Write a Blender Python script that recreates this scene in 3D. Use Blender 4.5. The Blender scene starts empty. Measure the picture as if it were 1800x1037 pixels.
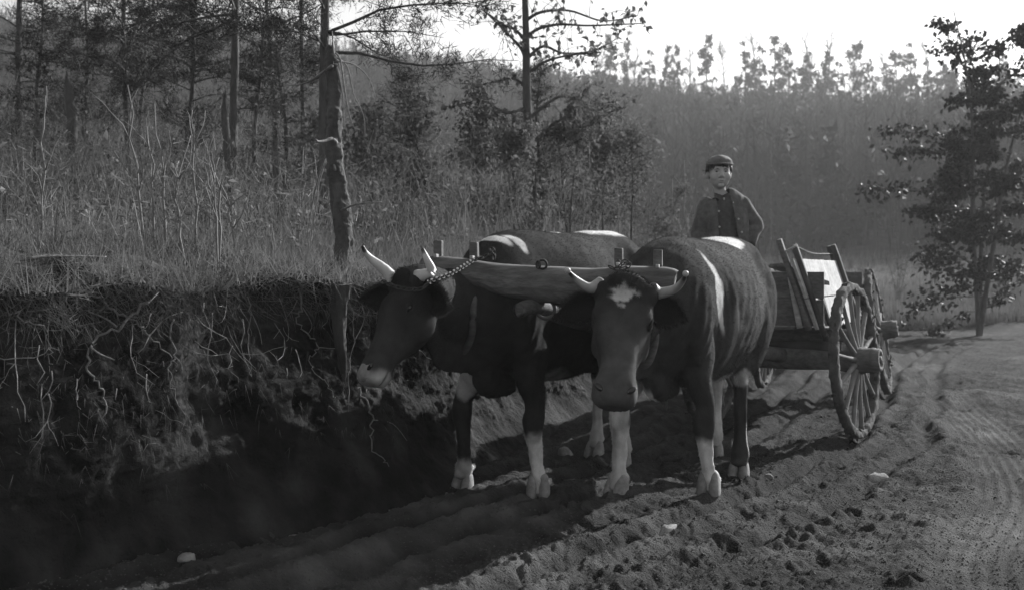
import bpy, math, random, os
import numpy as np
from mathutils import Vector, Matrix

# ------------------------------------------------------------------ camera, sky, sun, exposure
F, H, CX, CY = 1850.0, 1.22, 900.0, 478.0          # focal length in photo pixels, eye height, vanishing point
scene = bpy.context.scene
cam_d = bpy.data.cameras.new("camera")
cam = bpy.data.objects.new("camera", cam_d)
scene.collection.objects.link(cam)
cam.location = (0, 0, H)
cam.rotation_euler = (math.radians(90 - 1.25), 0, 0)
cam_d.sensor_width = 36
cam_d.lens = 36 * F / 1800
cam_d.clip_start, cam_d.clip_end = 0.05, 2000
cam_d.dof.use_dof = True
cam_d.dof.focus_distance = 5.3
cam_d.dof.aperture_fstop = 3.6
scene.camera = cam

SUN_AZ = math.radians(45)      # to the right of straight ahead
SUN_EL = math.radians(26)
world = bpy.data.worlds.new("World")
scene.world = world
world.use_nodes = True
wn = world.node_tree
wn.nodes.clear()
sky = wn.nodes.new("ShaderNodeTexSky")
sky.sky_type = 'NISHITA'
sky.sun_disc = False
sky.sun_elevation = SUN_EL
sky.sun_rotation = SUN_AZ
sky.altitude = 300
sky.air_density, sky.dust_density, sky.ozone_density = 1.0, 1.1, 1.0
bw = wn.nodes.new("ShaderNodeRGBToBW")               # black and white film: the sky has no hue
bg = wn.nodes.new("ShaderNodeBackground")
bg.inputs['Strength'].default_value = 0.07
wo = wn.nodes.new("ShaderNodeOutputWorld")
wn.links.new(sky.outputs[0], bw.inputs[0])
wn.links.new(bw.outputs[0], bg.inputs['Color'])
wn.links.new(bg.outputs[0], wo.inputs['Surface'])

sun_d = bpy.data.lights.new("sun", 'SUN')
sun_d.energy = 3.0
sun_d.angle = math.radians(0.6)
sun = bpy.data.objects.new("sun", sun_d)
scene.collection.objects.link(sun)
sun_dir = Vector((math.sin(SUN_AZ) * math.cos(SUN_EL), math.cos(SUN_AZ) * math.cos(SUN_EL), math.sin(SUN_EL)))
sun.rotation_euler = sun_dir.to_track_quat('Z', 'Y').to_euler()
sun.location = sun_dir * 40

vs = scene.view_settings
vs.view_transform = 'Standard'
vs.look = 'None'
vs.gamma = 1
vs.use_curve_mapping = False
vs.exposure = 1.65
cy = scene.cycles
cy.max_bounces = 5
cy.diffuse_bounces = 3
cy.glossy_bounces = 2
cy.transmission_bounces = 2
cy.volume_bounces = 0
cy.use_denoising = True

# ------------------------------------------------------------------ helpers
COL = scene.collection
R = np.random.RandomState(7)

def px(x, y, d):
    """world point seen at photo pixel (x, y) at depth d"""
    return Vector(((x - CX) / F * d, d, H - (y - CY) / F * d))

def ground(x, y, z=0.0):
    d = (H - z) * F / (y - CY)
    return Vector(((x - CX) / F * d, d, z))

def _h(ix, iy, iz, seed):
    n = (ix * 374761393 + iy * 668265263 + iz * 2147483647 + seed * 1274126177) & 0xffffffff
    n = ((n ^ (n >> 13)) * 1274126177) & 0xffffffff
    n = ((n ^ (n >> 16)) * 2246822519) & 0xffffffff
    return ((n ^ (n >> 15)) & 0xffffff) / float(0xffffff)

def vnoise(p, seed=0):
    """value noise in -1..1, p = (N,3)"""
    p = np.asarray(p, dtype=np.float64)
    i = np.floor(p).astype(np.int64)
    f = p - i
    f = f * f * (3 - 2 * f)
    r = 0
    for dx in (0, 1):
        wx = f[:, 0] if dx else 1 - f[:, 0]
        for dy in (0, 1):
            wy = f[:, 1] if dy else 1 - f[:, 1]
            for dz in (0, 1):
                wz = f[:, 2] if dz else 1 - f[:, 2]
                r = r + wx * wy * wz * _h(i[:, 0] + dx, i[:, 1] + dy, i[:, 2] + dz, seed)
    return r * 2 - 1

def fbm(p, octaves=4, seed=0, gain=0.5):
    p = np.asarray(p, dtype=np.float64)
    a, s, r = 1.0, 1.0, 0
    for o in range(octaves):
        r = r + a * vnoise(p * s + 17.3 * o, seed + o)
        a *= gain
        s *= 2.03
    return r

def sstep(a, b, x):
    t = np.clip((x - a) / (b - a), 0, 1)
    return t * t * (3 - 2 * t)

ORD = ['first', 'second', 'third', 'fourth', 'fifth', 'sixth', 'seventh', 'eighth', 'ninth', 'tenth', 'eleventh', 'twelfth', 'thirteenth', 'fourteenth', 'fifteenth', 'sixteenth', 'seventeenth', 'eighteenth', 'nineteenth', 'twentieth', 'twenty first', 'twenty second', 'twenty third', 'twenty fourth', 'twenty fifth', 'twenty sixth', 'twenty seventh', 'twenty eighth', 'twenty ninth', 'thirtieth', 'thirty first', 'thirty second', 'thirty third', 'thirty fourth', 'thirty fifth', 'thirty sixth', 'thirty seventh', 'thirty eighth', 'thirty ninth', 'fortieth', 'forty first', 'forty second', 'forty third', 'forty fourth', 'forty fifth', 'forty sixth', 'forty seventh', 'forty eighth', 'forty ninth', 'fiftieth', 'fifty first', 'fifty second', 'fifty third', 'fifty fourth', 'fifty fifth', 'fifty sixth', 'fifty seventh', 'fifty eighth', 'fifty ninth', 'sixtieth', 'sixty first', 'sixty second', 'sixty third', 'sixty fourth']
def ordinal_from(xs, x, x0, text, ref):
    """label that counts a repeat outwards from a landmark"""
    side = sorted([q for q in xs if (q > x0) == (x > x0)], key=lambda q: abs(q - x0))
    return '%s, %s to the %s of %s' % (text, ORD[side.index(x)], 'right' if x > x0 else 'left', ref)

def link(name, me, parent=None, loc=None):
    o = bpy.data.objects.new(name, me)
    COL.objects.link(o)
    if parent is not None:
        o.parent = parent
    if loc is not None:
        o.location = loc
    return o

def mesh(name, v, f, mat=None, smooth=True, col=None):
    """v (N,3), f list of faces or (M,3)/(M,4) array"""
    me = bpy.data.meshes.new(name)
    v = np.asarray(v, dtype=np.float32)
    if isinstance(f, np.ndarray):
        k = f.shape[1]
        me.vertices.add(len(v)); me.vertices.foreach_set('co', v.ravel())
        me.loops.add(f.size); me.loops.foreach_set('vertex_index', f.astype(np.int32).ravel())
        me.polygons.add(len(f)); me.polygons.foreach_set('loop_start', np.arange(0, f.size, k, dtype=np.int32))
        me.update(calc_edges=True)
    else:
        me.from_pydata([tuple(q) for q in v.tolist()], [], f)
    me.polygons.foreach_set('use_smooth', np.full(len(me.polygons), smooth))
    if col is not None:
        setcol(me, col)
    if mat is not None: me.materials.append(mat)
    me.update()
    return me

def setcol(me, col):
    a = me.attributes.new('tone', 'FLOAT', 'POINT')
    a.data.foreach_set('value', np.asarray(col, dtype=np.float32))

def thing(name, label, cat, loc=(0, 0, 0), group=None, rotz=0):
    o = bpy.data.objects.new(name, None)
    COL.objects.link(o)
    o.location = loc
    o.rotation_euler = (0, 0, rotz)
    return tag(o, label, cat, group)

def tag(o, label, cat, group=None, kind=None):
    o['label'] = label
    o['category'] = cat
    if group: o['group'] = group
    if kind: o['kind'] = kind
    return o

class MB:
    def __init__(self):
        self.v, self.f, self.n = [], [], 0
    def add(self, v, f):
        v = np.asarray(v, dtype=np.float64).reshape(-1, 3)
        self.v.append(v)
        self.f += [tuple(i + self.n for i in q) for q in f]
        self.n += len(v)
    def box(self, c, s, rot=None, jit=0):
        c = np.array(c, float); s = np.array(s, float) / 2
        v = np.array([[x, y, z] for x in (-1, 1) for y in (-1, 1) for z in (-1, 1)]) * s
        if jit: v = v + R.uniform(-jit, jit, v.shape)
        if rot is not None: v = v @ np.array(rot).T
        self.add(v + c, [(0, 1, 3, 2), (4, 6, 7, 5), (0, 4, 5, 1), (2, 3, 7, 6), (0, 2, 6, 4), (1, 5, 7, 3)])
    def build(self, name, mat, parent=None, smooth=True, bevel=0):
        me = mesh(name, np.vstack(self.v), self.f, mat, smooth)
        o = link(name, me, parent)
        if bevel:
            m = o.modifiers.new('bevel', 'BEVEL'); m.width = bevel; m.segments = 2; m.limit_method = 'ANGLE'
        return o

def resample(keys, k=4):
    """Catmull-Rom through rows of keys"""
    K = np.asarray(keys, float)
    out = []
    n = len(K)
    for i in range(n - 1):
        p0, p1, p2, p3 = K[max(i - 1, 0)], K[i], K[i + 1], K[min(i + 2, n - 1)]
        for j in range(k):
            t = j / k
            out.append(0.5 * ((2 * p1) + (-p0 + p2) * t + (2 * p0 - 5 * p1 + 4 * p2 - p3) * t * t + (-p0 + 3 * p1 - 3 * p2 + p3) * t ** 3))
    out.append(K[-1])
    return np.array(out)

def loft(keys, side=(0, 1, 0), n=20, k=4, ex=2.0, pear=0.0):
    """keys rows: x y z a b ; a = half size along side, b = half size across; returns closed shell"""
    K = resample(keys, k) if k > 1 else np.asarray(keys, float)
    P = K[:, :3]
    T = np.gradient(P, axis=0)
    T /= np.linalg.norm(T, axis=1)[:, None] + 1e-9
    side = np.asarray(side, float)
    S = np.tile(side, (len(P), 1)) if side.ndim == 1 else side
    S = S - (S * T).sum(1)[:, None] * T
    S /= np.linalg.norm(S, axis=1)[:, None] + 1e-9
    U = np.cross(T, S)
    th = np.arange(n) / n * 2 * math.pi
    c, s = np.cos(th), np.sin(th)
    c2 = np.sign(c) * np.abs(c) ** (2 / ex); s2 = np.sign(s) * np.abs(s) ** (2 / ex)
    up_sign = np.sign(U[:, 2:3]); up_sign[up_sign == 0] = 1
    V = []
    for i in range(len(P)):
        w = c2 * (1 - pear * s2 * up_sign[i, 0])
        V.append(P[i] + np.outer(w * K[i, 3], S[i]) + np.outer(s2 * K[i, 4], U[i]))
    V = np.vstack(V)
    fs = []
    m = len(P)
    for i in range(m - 1):
        for j in range(n):
            a = i * n + j; b = i * n + (j + 1) % n
            fs.append((a, a + n, b + n, b))
    V = np.vstack([V, P[0], P[-1]])
    c0, c1 = len(V) - 2, len(V) - 1
    for j in range(n):
        fs.append((j, (j + 1) % n, c0))
        fs.append(((m - 1) * n + (j + 1) % n, (m - 1) * n + j, c1))
    return V, fs

def tube(pts, radii, n=8, k=1):
    """round tube along points"""
    pts = np.asarray(pts, float)
    radii = np.broadcast_to(np.asarray(radii, float), (len(pts),))
    K = np.column_stack([pts, radii, radii])
    if k > 1: K = resample(K, k)
    d = pts[-1] - pts[0]
    side = (1, 0, 0) if abs(d[0]) < abs(d[1]) or abs(d[2]) > abs(d[0]) else (0, 1, 0)
    if abs(d[2]) < 0.3 * np.linalg.norm(d): side = (0, 0, 1)
    return loft(K, side, n, 1)

def ellipsoid(c, r, M=None, n=16):
    th = np.linspace(0, math.pi, n // 2 + 1)
    v, f = [], []
    for t in th:
        for j in range(n):
            a = j / n * 2 * math.pi
            v.append((math.sin(t) * math.cos(a) * r[0], math.sin(t) * math.sin(a) * r[1], math.cos(t) * r[2]))
    v = np.array(v)
    if M is not None: v = v @ np.array(M).T
    v = v + np.array(c)
    for i in range(len(th) - 1):
        for j in range(n):
            a = i * n + j; b = i * n + (j + 1) % n
            f.append((a, a + n, b + n, b))
    return v, f

def fuse(shells, voxel, smooth=6, name='body'):
    mb = MB()
    for v, f in shells: mb.add(v, f)
    me = mesh('tmp', np.vstack(mb.v), mb.f)
    o = link('tmp', me)
    m = o.modifiers.new('r', 'REMESH'); m.mode = 'VOXEL'; m.voxel_size = voxel; m.adaptivity = 0
    if smooth:
        s = o.modifiers.new('s', 'SMOOTH'); s.factor = 0.5; s.iterations = smooth
    dg = bpy.context.evaluated_depsgraph_get()
    out = bpy.data.meshes.new_from_object(o.evaluated_get(dg))
    bpy.data.objects.remove(o); bpy.data.meshes.remove(me)
    out.name = name
    out.polygons.foreach_set('use_smooth', np.ones(len(out.polygons), dtype=bool))
    return out

def coords(me):
    a = np.empty(len(me.vertices) * 3, dtype=np.float32); me.vertices.foreach_get('co', a)
    return a.reshape(-1, 3).astype(np.float64)

def normals(me):
    a = np.empty(len(me.vertices) * 3, dtype=np.float32); me.vertices.foreach_get('normal', a)
    return a.reshape(-1, 3).astype(np.float64)

def setco(me, v):
    me.vertices.foreach_set('co', np.asarray(v, dtype=np.float32).ravel()); me.update()

# ------------------------------------------------------------------ materials (all neutral greys: a black and white plate)
def material(name, base, rough=0.85, var=0.3, scale=8, detail=6, bump=0.0, bscale=None, stretch=(1, 1, 1), attr=False,
             dark=None, spec=0.3, sheen=0.0, trans=0.0, coords_='Object', wave=None, spots=None):
    m = bpy.data.materials.new(name)
    m.use_nodes = True
    nt = m.node_tree; N = nt.nodes; L = nt.links
    b = N['Principled BSDF']
    b.inputs['Roughness'].default_value = rough
    b.inputs['Specular IOR Level'].default_value = spec
    if sheen:
        b.inputs['Sheen Weight'].default_value = sheen
        b.inputs['Sheen Roughness'].default_value = 0.4
    tc = N.new('ShaderNodeTexCoord'); mp = N.new('ShaderNodeMapping')
    mp.inputs['Scale'].default_value = stretch
    L.new(tc.outputs[coords_], mp.inputs['Vector'])
    n1 = N.new('ShaderNodeTexNoise'); n1.inputs['Scale'].default_value = scale; n1.inputs['Detail'].default_value = detail
    n1.inputs['Roughness'].default_value = 0.6
    L.new(mp.outputs[0], n1.inputs['Vector'])
    mr = N.new('ShaderNodeMapRange')
    mr.inputs['From Min'].default_value = 0.3; mr.inputs['From Max'].default_value = 0.7
    mr.inputs['To Min'].default_value = 1 - var; mr.inputs['To Max'].default_value = 1 + var
    L.new(n1.outputs['Fac'], mr.inputs['Value'])
    val = mr.outputs[0]
    n2 = N.new('ShaderNodeTexNoise'); n2.inputs['Scale'].default_value = scale * 0.23; n2.inputs['Detail'].default_value = 3
    L.new(mp.outputs[0], n2.inputs['Vector'])
    mr2 = N.new('ShaderNodeMapRange')
    mr2.inputs['From Min'].default_value = 0.3; mr2.inputs['From Max'].default_value = 0.7
    mr2.inputs['To Min'].default_value = 1 - var * 0.7; mr2.inputs['To Max'].default_value = 1 + var * 0.7
    L.new(n2.outputs['Fac'], mr2.inputs['Value'])
    mu = N.new('ShaderNodeMath'); mu.operation = 'MULTIPLY'
    L.new(val, mu.inputs[0]); L.new(mr2.outputs[0], mu.inputs[1]); val = mu.outputs[0]
    m3 = N.new('ShaderNodeMath'); m3.operation = 'MULTIPLY'; L.new(val, m3.inputs[0])
    if attr:
        at = N.new('ShaderNodeAttribute'); at.attribute_name = 'tone'
        L.new(at.outputs['Fac'], m3.inputs[1])
    else:
        m3.inputs[1].default_value = base
    cb = N.new('ShaderNodeCombineColor')
    for i in range(3): L.new(m3.outputs[0], cb.inputs[i])
    L.new(cb.outputs[0], b.inputs['Base Color'])
    if bump:
        n3 = N.new('ShaderNodeTexNoise'); n3.inputs['Scale'].default_value = bscale or scale * 3; n3.inputs['Detail'].default_value = 8
        n3.inputs['Roughness'].default_value = 0.65
        L.new(mp.outputs[0], n3.inputs['Vector'])
        bp = N.new('ShaderNodeBump'); bp.inputs['Strength'].default_value = 1.0; bp.inputs['Distance'].default_value = bump
        L.new(n3.outputs['Fac'], bp.inputs['Height']); L.new(bp.outputs[0], b.inputs['Normal'])
    if trans:
        tr = N.new('ShaderNodeBsdfTranslucent'); L.new(cb.outputs[0], tr.inputs['Color'])
        mx = N.new('ShaderNodeMixShader'); mx.inputs[0].default_value = trans
        L.new(b.outputs[0], mx.inputs[1]); L.new(tr.outputs[0], mx.inputs[2])
        L.new(mx.outputs[0], N['Material Output'].inputs['Surface'])
    return m

M = {
    'road': material('road_dirt', .1, .95, .45, 4.0, 10, .028, 70, attr=True, spec=.08),
    'bank': material('bank_clay', .06, .95, .4, 5, 10, .03, 30, attr=True, spec=.06),
    'far': material('far_slope', .05, 1, .3, .4, 6),
    'coat': material('ox_hide', .04, .9, .22, 14, 5, .002, 220, attr=True, spec=.04),
    'fur': material('ox_hair', .04, .85, .1, 20, 2, attr=True, spec=.05, trans=.08),
    'horn': material('horn', .3, .45, .15, 20, 5, .001, 90, attr=True),
    'hoof': material('hoof', .24, .7, .3, 30, 5, .002, 120),
    'wet': material('wet_eye', .012, .15, .1, 5, spec=.6),
    'nose': material('nose_skin', .09, .6, .2, 40, 5, .0015, 200, attr=True),
    'oldwood': material('weathered_wood', .12, .85, .35, 6, 9, .004, 12, stretch=(1, 8, 8)),
    'yokewood': material('yoke_wood', .13, .85, .4, 4, 9, .006, 10, stretch=(1, 9, 9)),
    'darkwood': material('dark_wood', .07, .85, .35, 6, 9, .004, 14),
    'palewood': material('pale_board', .36, .8, .3, 5, 9, .003, 14, stretch=(1, 6, 6)),
    'mud': material('mud_crust', .09, .95, .35, 14, 9, .01, 60),
    'iron': material('iron', .09, .45, .3, 30, 6, .001, 120, spec=.7),
    'chain': material('chain_steel', .045, .75, .3, 60, 4, .0005, 200, spec=.25),
    'bark': material('bark', .085, .95, .4, 14, 9, .02, 30, stretch=(1, 1, .35)),
    'palebark': material('bare_wood', .19, .9, .3, 14, 8, .01, 30, stretch=(1, 1, .3)),
    'needle': material('pine_needles', .035, .7, .35, 3, 3, trans=.25),
    'farneedle': material('far_pine_needles', .03, .9, .3, .4, 2),
    'leaf': material('dry_leaves', .13, .75, .5, 5, 3, trans=.35, spec=.2),
    'darkleaf': material('dark_leaves', .022, .6, .35, 3, 3, trans=.10, spec=.3),
    'grass': material('dry_grass', .14, .8, .45, 3, 4, trans=.3),
    'fartree': material('far_bare_trees', .034, 1, .3, .3, 2),
    'rootlet': material('rootlet', .11, .9, .4, 20, 4),
    'root': material('bare_root', .21, .9, .3, 20, 6, .004, 60),
    'stone': material('stone', .27, .9, .45, 12, 9, .01, 40),
    'clod': material('dirt_clod', .10, .95, .3, 20, 6, .006, 80, spec=.08),
    'skin': material('skin', .38, .65, .06, 20, 4, .0006, 200),
    'jacket': material('wool_jacket', .10, .95, .3, 30, 8, .003, 160, sheen=.1),
    'shirt': material('dark_shirt', .07, .9, .25, 30, 8, .002, 160),
    'cap': material('cloth_cap', .14, .95, .2, 40, 8, .002, 200, sheen=.15),
    'hair': material('hair', .02, .5, .3, 60, 4),
    'cloth': material('trouser_cloth', .05, .95, .25, 30, 6, .003, 120),
    'boot': material('boot_leather', .03, .6, .3, 20, 5, .002, 80),
    'button': material('button', .45, .4, .05),
}
# ------------------------------------------------------------------ the land
# foot of the cut bank, from behind the camera round to the far bend
BK = np.array([(-9, -6), (-5.2, -1.0), (-2.9, 2.6), (-1.9, 3.95), (-1.46, 4.5), (-1.05, 4.9), (-.62, 5.42), (-.36, 5.9), (0.0, 6.9), (.3, 7.9),
               (.78, 9.4), (1.5, 11.4), (2.3, 14), (2.75, 17), (2.9, 20), (2.6, 24), (1.6, 29), (-1, 36)], float)
BC = resample(BK, 40)
seg = np.r_[0, np.cumsum(np.linalg.norm(np.diff(BC, axis=0), axis=1))]
N0 = np.array([-1.0, .25]) / math.hypot(1, .25)
S_CAM = np.interp(4.5, BC[:, 1], seg)                   # arc length beside the near bank
BCR = BC[:, 0] * N0[1] - BC[:, 1] * N0[0]              # grows along the curve

def hill_top(s, off):
    """height of the ground above the bank"""
    z = 1.14 + .12 * np.minimum(off, 9) + .05 * np.clip(off - 9, 0, 12) - .12 * np.clip(off - 22, 0, 40)
    z = z + .05 * np.sin(s * 1.1) + .035 * np.sin(s * 2.7 + 1)
    rise = sstep(S_CAM + 1.5, S_CAM + 9, s)
    z = z + .25 * rise
    end = 1 - sstep(seg[-1] - 16, seg[-1] - 2, s)
    return z * end - .35 * (1 - end)

def lip_noise(P):
    return .06 * fbm(P * 2.2, 3, 36) + .022 * fbm(P * 10, 2, 37)

def hill_so(x, y):
    c = x * N0[1] - y * N0[0]
    s = np.interp(c, BCR, seg)
    bx = np.interp(s, seg, BC[:, 0]); by = np.interp(s, seg, BC[:, 1])
    off = (x - bx) * N0[0] + (y - by) * N0[1]
    return s, off

def bumps(x, y):
    p = np.column_stack([x, y, 0 * x])
    return .05 * fbm(p * .9, 3, 5) + .018 * fbm(p * 5, 3, 9)

def ridge_line(pxx):
    return np.interp(pxx, [-900, -300, 100, 450, 700, 900, 1050, 1200, 1400, 1700, 2400], [130, 112, 106, 118, 158, 186, 206, 228, 240, 235, 225])

def ruts(x, y):
    """wheel tracks pressed into the road and the narrow ridged tyre band on the right"""
    z = 0 * x
    A = resample(np.array([(1.55, 2.5), (1.95, 4.2), (2.75, 5.6), (3.45, 7.4), (3.95, 9.3), (4.6, 11.6), (5.4, 14), (6.6, 17), (8.6, 20), (13, 23)]), 12)
    B = resample(np.array([(-.9, 2.9), (.9, 5.2), (1.75, 6.4), (2.56, 7.8), (3.15, 9.1), (3.8, 10.6), (4.6, 12.6), (5.7, 15), (7.2, 17.6), (9.4, 19.8), (13, 21.6)]), 12)
    C = resample(np.array([(-1.9, 2.9), (-.3, 5.2), (.6, 6.6), (1.3, 8.3), (2.6, 11.2), (3.3, 12.9), (4.5, 15.6), (6.3, 18.6), (9, 20.9), (13, 22.7)]), 12)
    def dist(P):
        best = np.full(len(x), 9.0)
        for i in range(len(P) - 1):
            a, b = P[i], P[i + 1]; ab = b - a
            t = np.clip(((x - a[0]) * ab[0] + (y - a[1]) * ab[1]) / (ab @ ab), 0, 1)
            dx, dy = x - a[0] - t * ab[0], y - a[1] - t * ab[1]
            d = np.hypot(dx, dy) * np.sign(dx * ab[1] - dy * ab[0] + 1e-9)
            best = np.where(np.abs(d) < np.abs(best), d, best)
        return best
    dA, dB, dC = dist(A), dist(B), dist(C)
    band = np.exp(-(dA / .26) ** 4)
    br = .5 + .5 * np.clip(fbm(np.column_stack([x, y, 0 * x]) * 2.2, 3, 55) + .3, -1, 1)
    z += band * (-.02 + .0085 * br * np.cos((dA + .004 * np.sin(y * 5)) * 2 * math.pi / .066))
    z += .018 * np.exp(-((np.abs(dA) - .34) / .07) ** 2)
    wob = .03 * np.sin(y * 3.1) 
    for D, dep in ((dB, .06), (dC, .05), (dB - .45, .035), (dC + .4, .035), (dB + .62, .04), (dB + .95, .028), (dC - .35, .025)):
        z += -dep * np.exp(-((D + wob) / .055) ** 2) + dep * .55 * np.exp(-((np.abs(D + wob) - .12) / .05) ** 2)
    return z, band, np.minimum(np.abs(dB), np.abs(dC))

def base_land(x, y):
    """valley floor and far wooded ridge, no fine detail"""
    r = np.hypot(x, y)
    az = np.degrees(np.arctan2(x, y))
    pxx = CX + F * np.tan(np.radians(np.clip(az, -70, 70)))
    rid = (CY - ridge_line(pxx)) / F * 135 * np.cos(np.radians(np.clip(az, -50, 50))) + 1.22
    t = sstep(50, 150, r)
    z = 1.6 * sstep(24, 60, r) + rid * t
    z = z * (1 - .55 * sstep(150, 330, r))
    z = z + t * 1.2 * np.sin(x * .06 + 1) * np.sin(y * .05)
    return z

# hoofprints of the team and of earlier ones along the road
_hr = np.random.RandomState(77)
HOOF = []
for _i in range(150):
    _t = _hr.rand(); _y = 3.4 + 9.5 * _t; _x = np.interp(_y, [3, 5, 7, 9, 12], [.2, .9, 1.9, 2.9, 4.2]) + _hr.normal(0, .75)
    HOOF.append((_x, _y, _hr.normal(.45, .35), _hr.uniform(.012, .030)))

def hoofprints(x, y):
    z = np.zeros_like(x)
    for hx, hy, a, dep in HOOF:
        m = (np.abs(x - hx) < .16) & (np.abs(y - hy) < .16)
        if not m.any(): continue
        c, s = math.cos(a), math.sin(a); u = (x[m] - hx) * c - (y[m] - hy) * s; w = (x[m] - hx) * s + (y[m] - hy) * c
        d = np.minimum(((u - .026) / .024) ** 2 + (w / .055) ** 2, ((u + .026) / .024) ** 2 + (w / .055) ** 2)
        z[m] += -dep * np.exp(-d ** 1.5) + dep * .55 * np.exp(-((np.sqrt((u / .075) ** 2 + (w / .09) ** 2) - 1) / .25) ** 2)
    return z

def road_fine(x, y):
    p = np.column_stack([x, y, 0 * x])
    r = np.hypot(x, y)
    fade = 1 - sstep(20, 34, r)
    rt, band, _ = ruts(x, y)
    z = .035 * fbm(p * .7, 3, 1) * fade
    q = p.copy(); q[:, 0] += .35 * q[:, 1] * 0
    clod = fbm(p * 7, 3, 3) * .014 + np.abs(fbm(p * 20, 3, 4)) * .020
    wheelzone = 1 - .75 * band
    z = z + clod * fade * wheelzone + rt * (1 - sstep(16, 24, r))
    z = z + hoofprints(x, y)
    # raised verge beyond the bend
    verge = sstep(21.3, 22.6, y + .12 * (x - 8) + .25 * np.sin(x * 1.3))
    z = z + .16 * verge * (1 - sstep(28, 45, r))
    return z, band, verge

def land(x, y):
    x = np.atleast_1d(np.asarray(x, float)); y = np.atleast_1d(np.asarray(y, float))
    return base_land(x, y) + road_fine(x, y)[0]

# one sheet of ground, fine near the road and coarse to the ridge
def build_ground():
    rs = [0.3]
    while rs[-1] < 215:
        r = rs[-1]
        rs.append(r * (1.0042 if 2.9 < r < 14 else 1.009 if r < 30 else 1.04) + (.15 if r < 2.5 else 0))
    rs = np.array(rs)
    fine = np.linspace(-34, 36, 620)
    ang = np.radians(np.r_[np.linspace(-180, -36, 40), fine, np.linspace(38, 180, 40)[:-1]])
    A, RR = np.meshgrid(ang, rs)
    x = (RR * np.sin(A)).ravel(); y = (RR * np.cos(A)).ravel()
    z = base_land(x, y); zf, band, verge = road_fine(x, y)
    z = z + zf
    nr, na = RR.shape
    i = np.arange(nr - 1)[:, None] * na; j = np.arange(na)[None, :]
    j2 = (j + 1) % na
    f = np.stack([i + j, i + j2, i + na + j2, i + na + j], -1).reshape(-1, 4)
    p = np.column_stack([x, y, 0 * x])
    br_ = np.clip(.6 + .6 * fbm(p * 2.2, 3, 55), 0, 1.2)
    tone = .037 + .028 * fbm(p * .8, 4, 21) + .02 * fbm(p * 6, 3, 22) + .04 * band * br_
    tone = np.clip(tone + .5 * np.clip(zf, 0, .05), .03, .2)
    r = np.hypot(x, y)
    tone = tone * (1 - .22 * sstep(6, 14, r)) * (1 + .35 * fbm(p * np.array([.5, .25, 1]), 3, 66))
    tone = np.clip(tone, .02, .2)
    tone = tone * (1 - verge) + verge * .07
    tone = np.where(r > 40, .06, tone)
    V = np.vstack([np.column_stack([x, y, z]), [0, 0, z[:na].mean()]])
    cf = np.stack([np.arange(na), (np.arange(na) + 1) % na, np.full(na, len(V) - 1), np.full(na, len(V) - 1)], -1)
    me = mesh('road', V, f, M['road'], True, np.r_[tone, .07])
    o = link('ground', me); o['kind'] = 'structure'
    return o
build_ground()

# the cut bank: face of clay with a ragged turf lip, then the hill above
def face_profile(t):
    """t 0..1 -> offset into the hill, relative height"""
    off = np.interp(t, [0, .10, .22, .45, .7, .88, .95, 1.0], [-.28, 0, .17, .33, .42, .44, .40, .46])
    hz = np.interp(t, [0, .10, .22, .45, .7, .88, .95, 1.0], [-.22, 0.0, .16, .42, .70, .90, .97, 1.0])
    return off, hz

def shelf(s):
    """how far the left lump of bank stands out"""
    q = s - S_CAM
    return .26 * np.exp(-((q + .35) / .62) ** 4) + .1 * np.exp(-((q - 2.3) / .35) ** 2) - .1 * np.exp(-((q - .9) / .45) ** 2)

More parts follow.
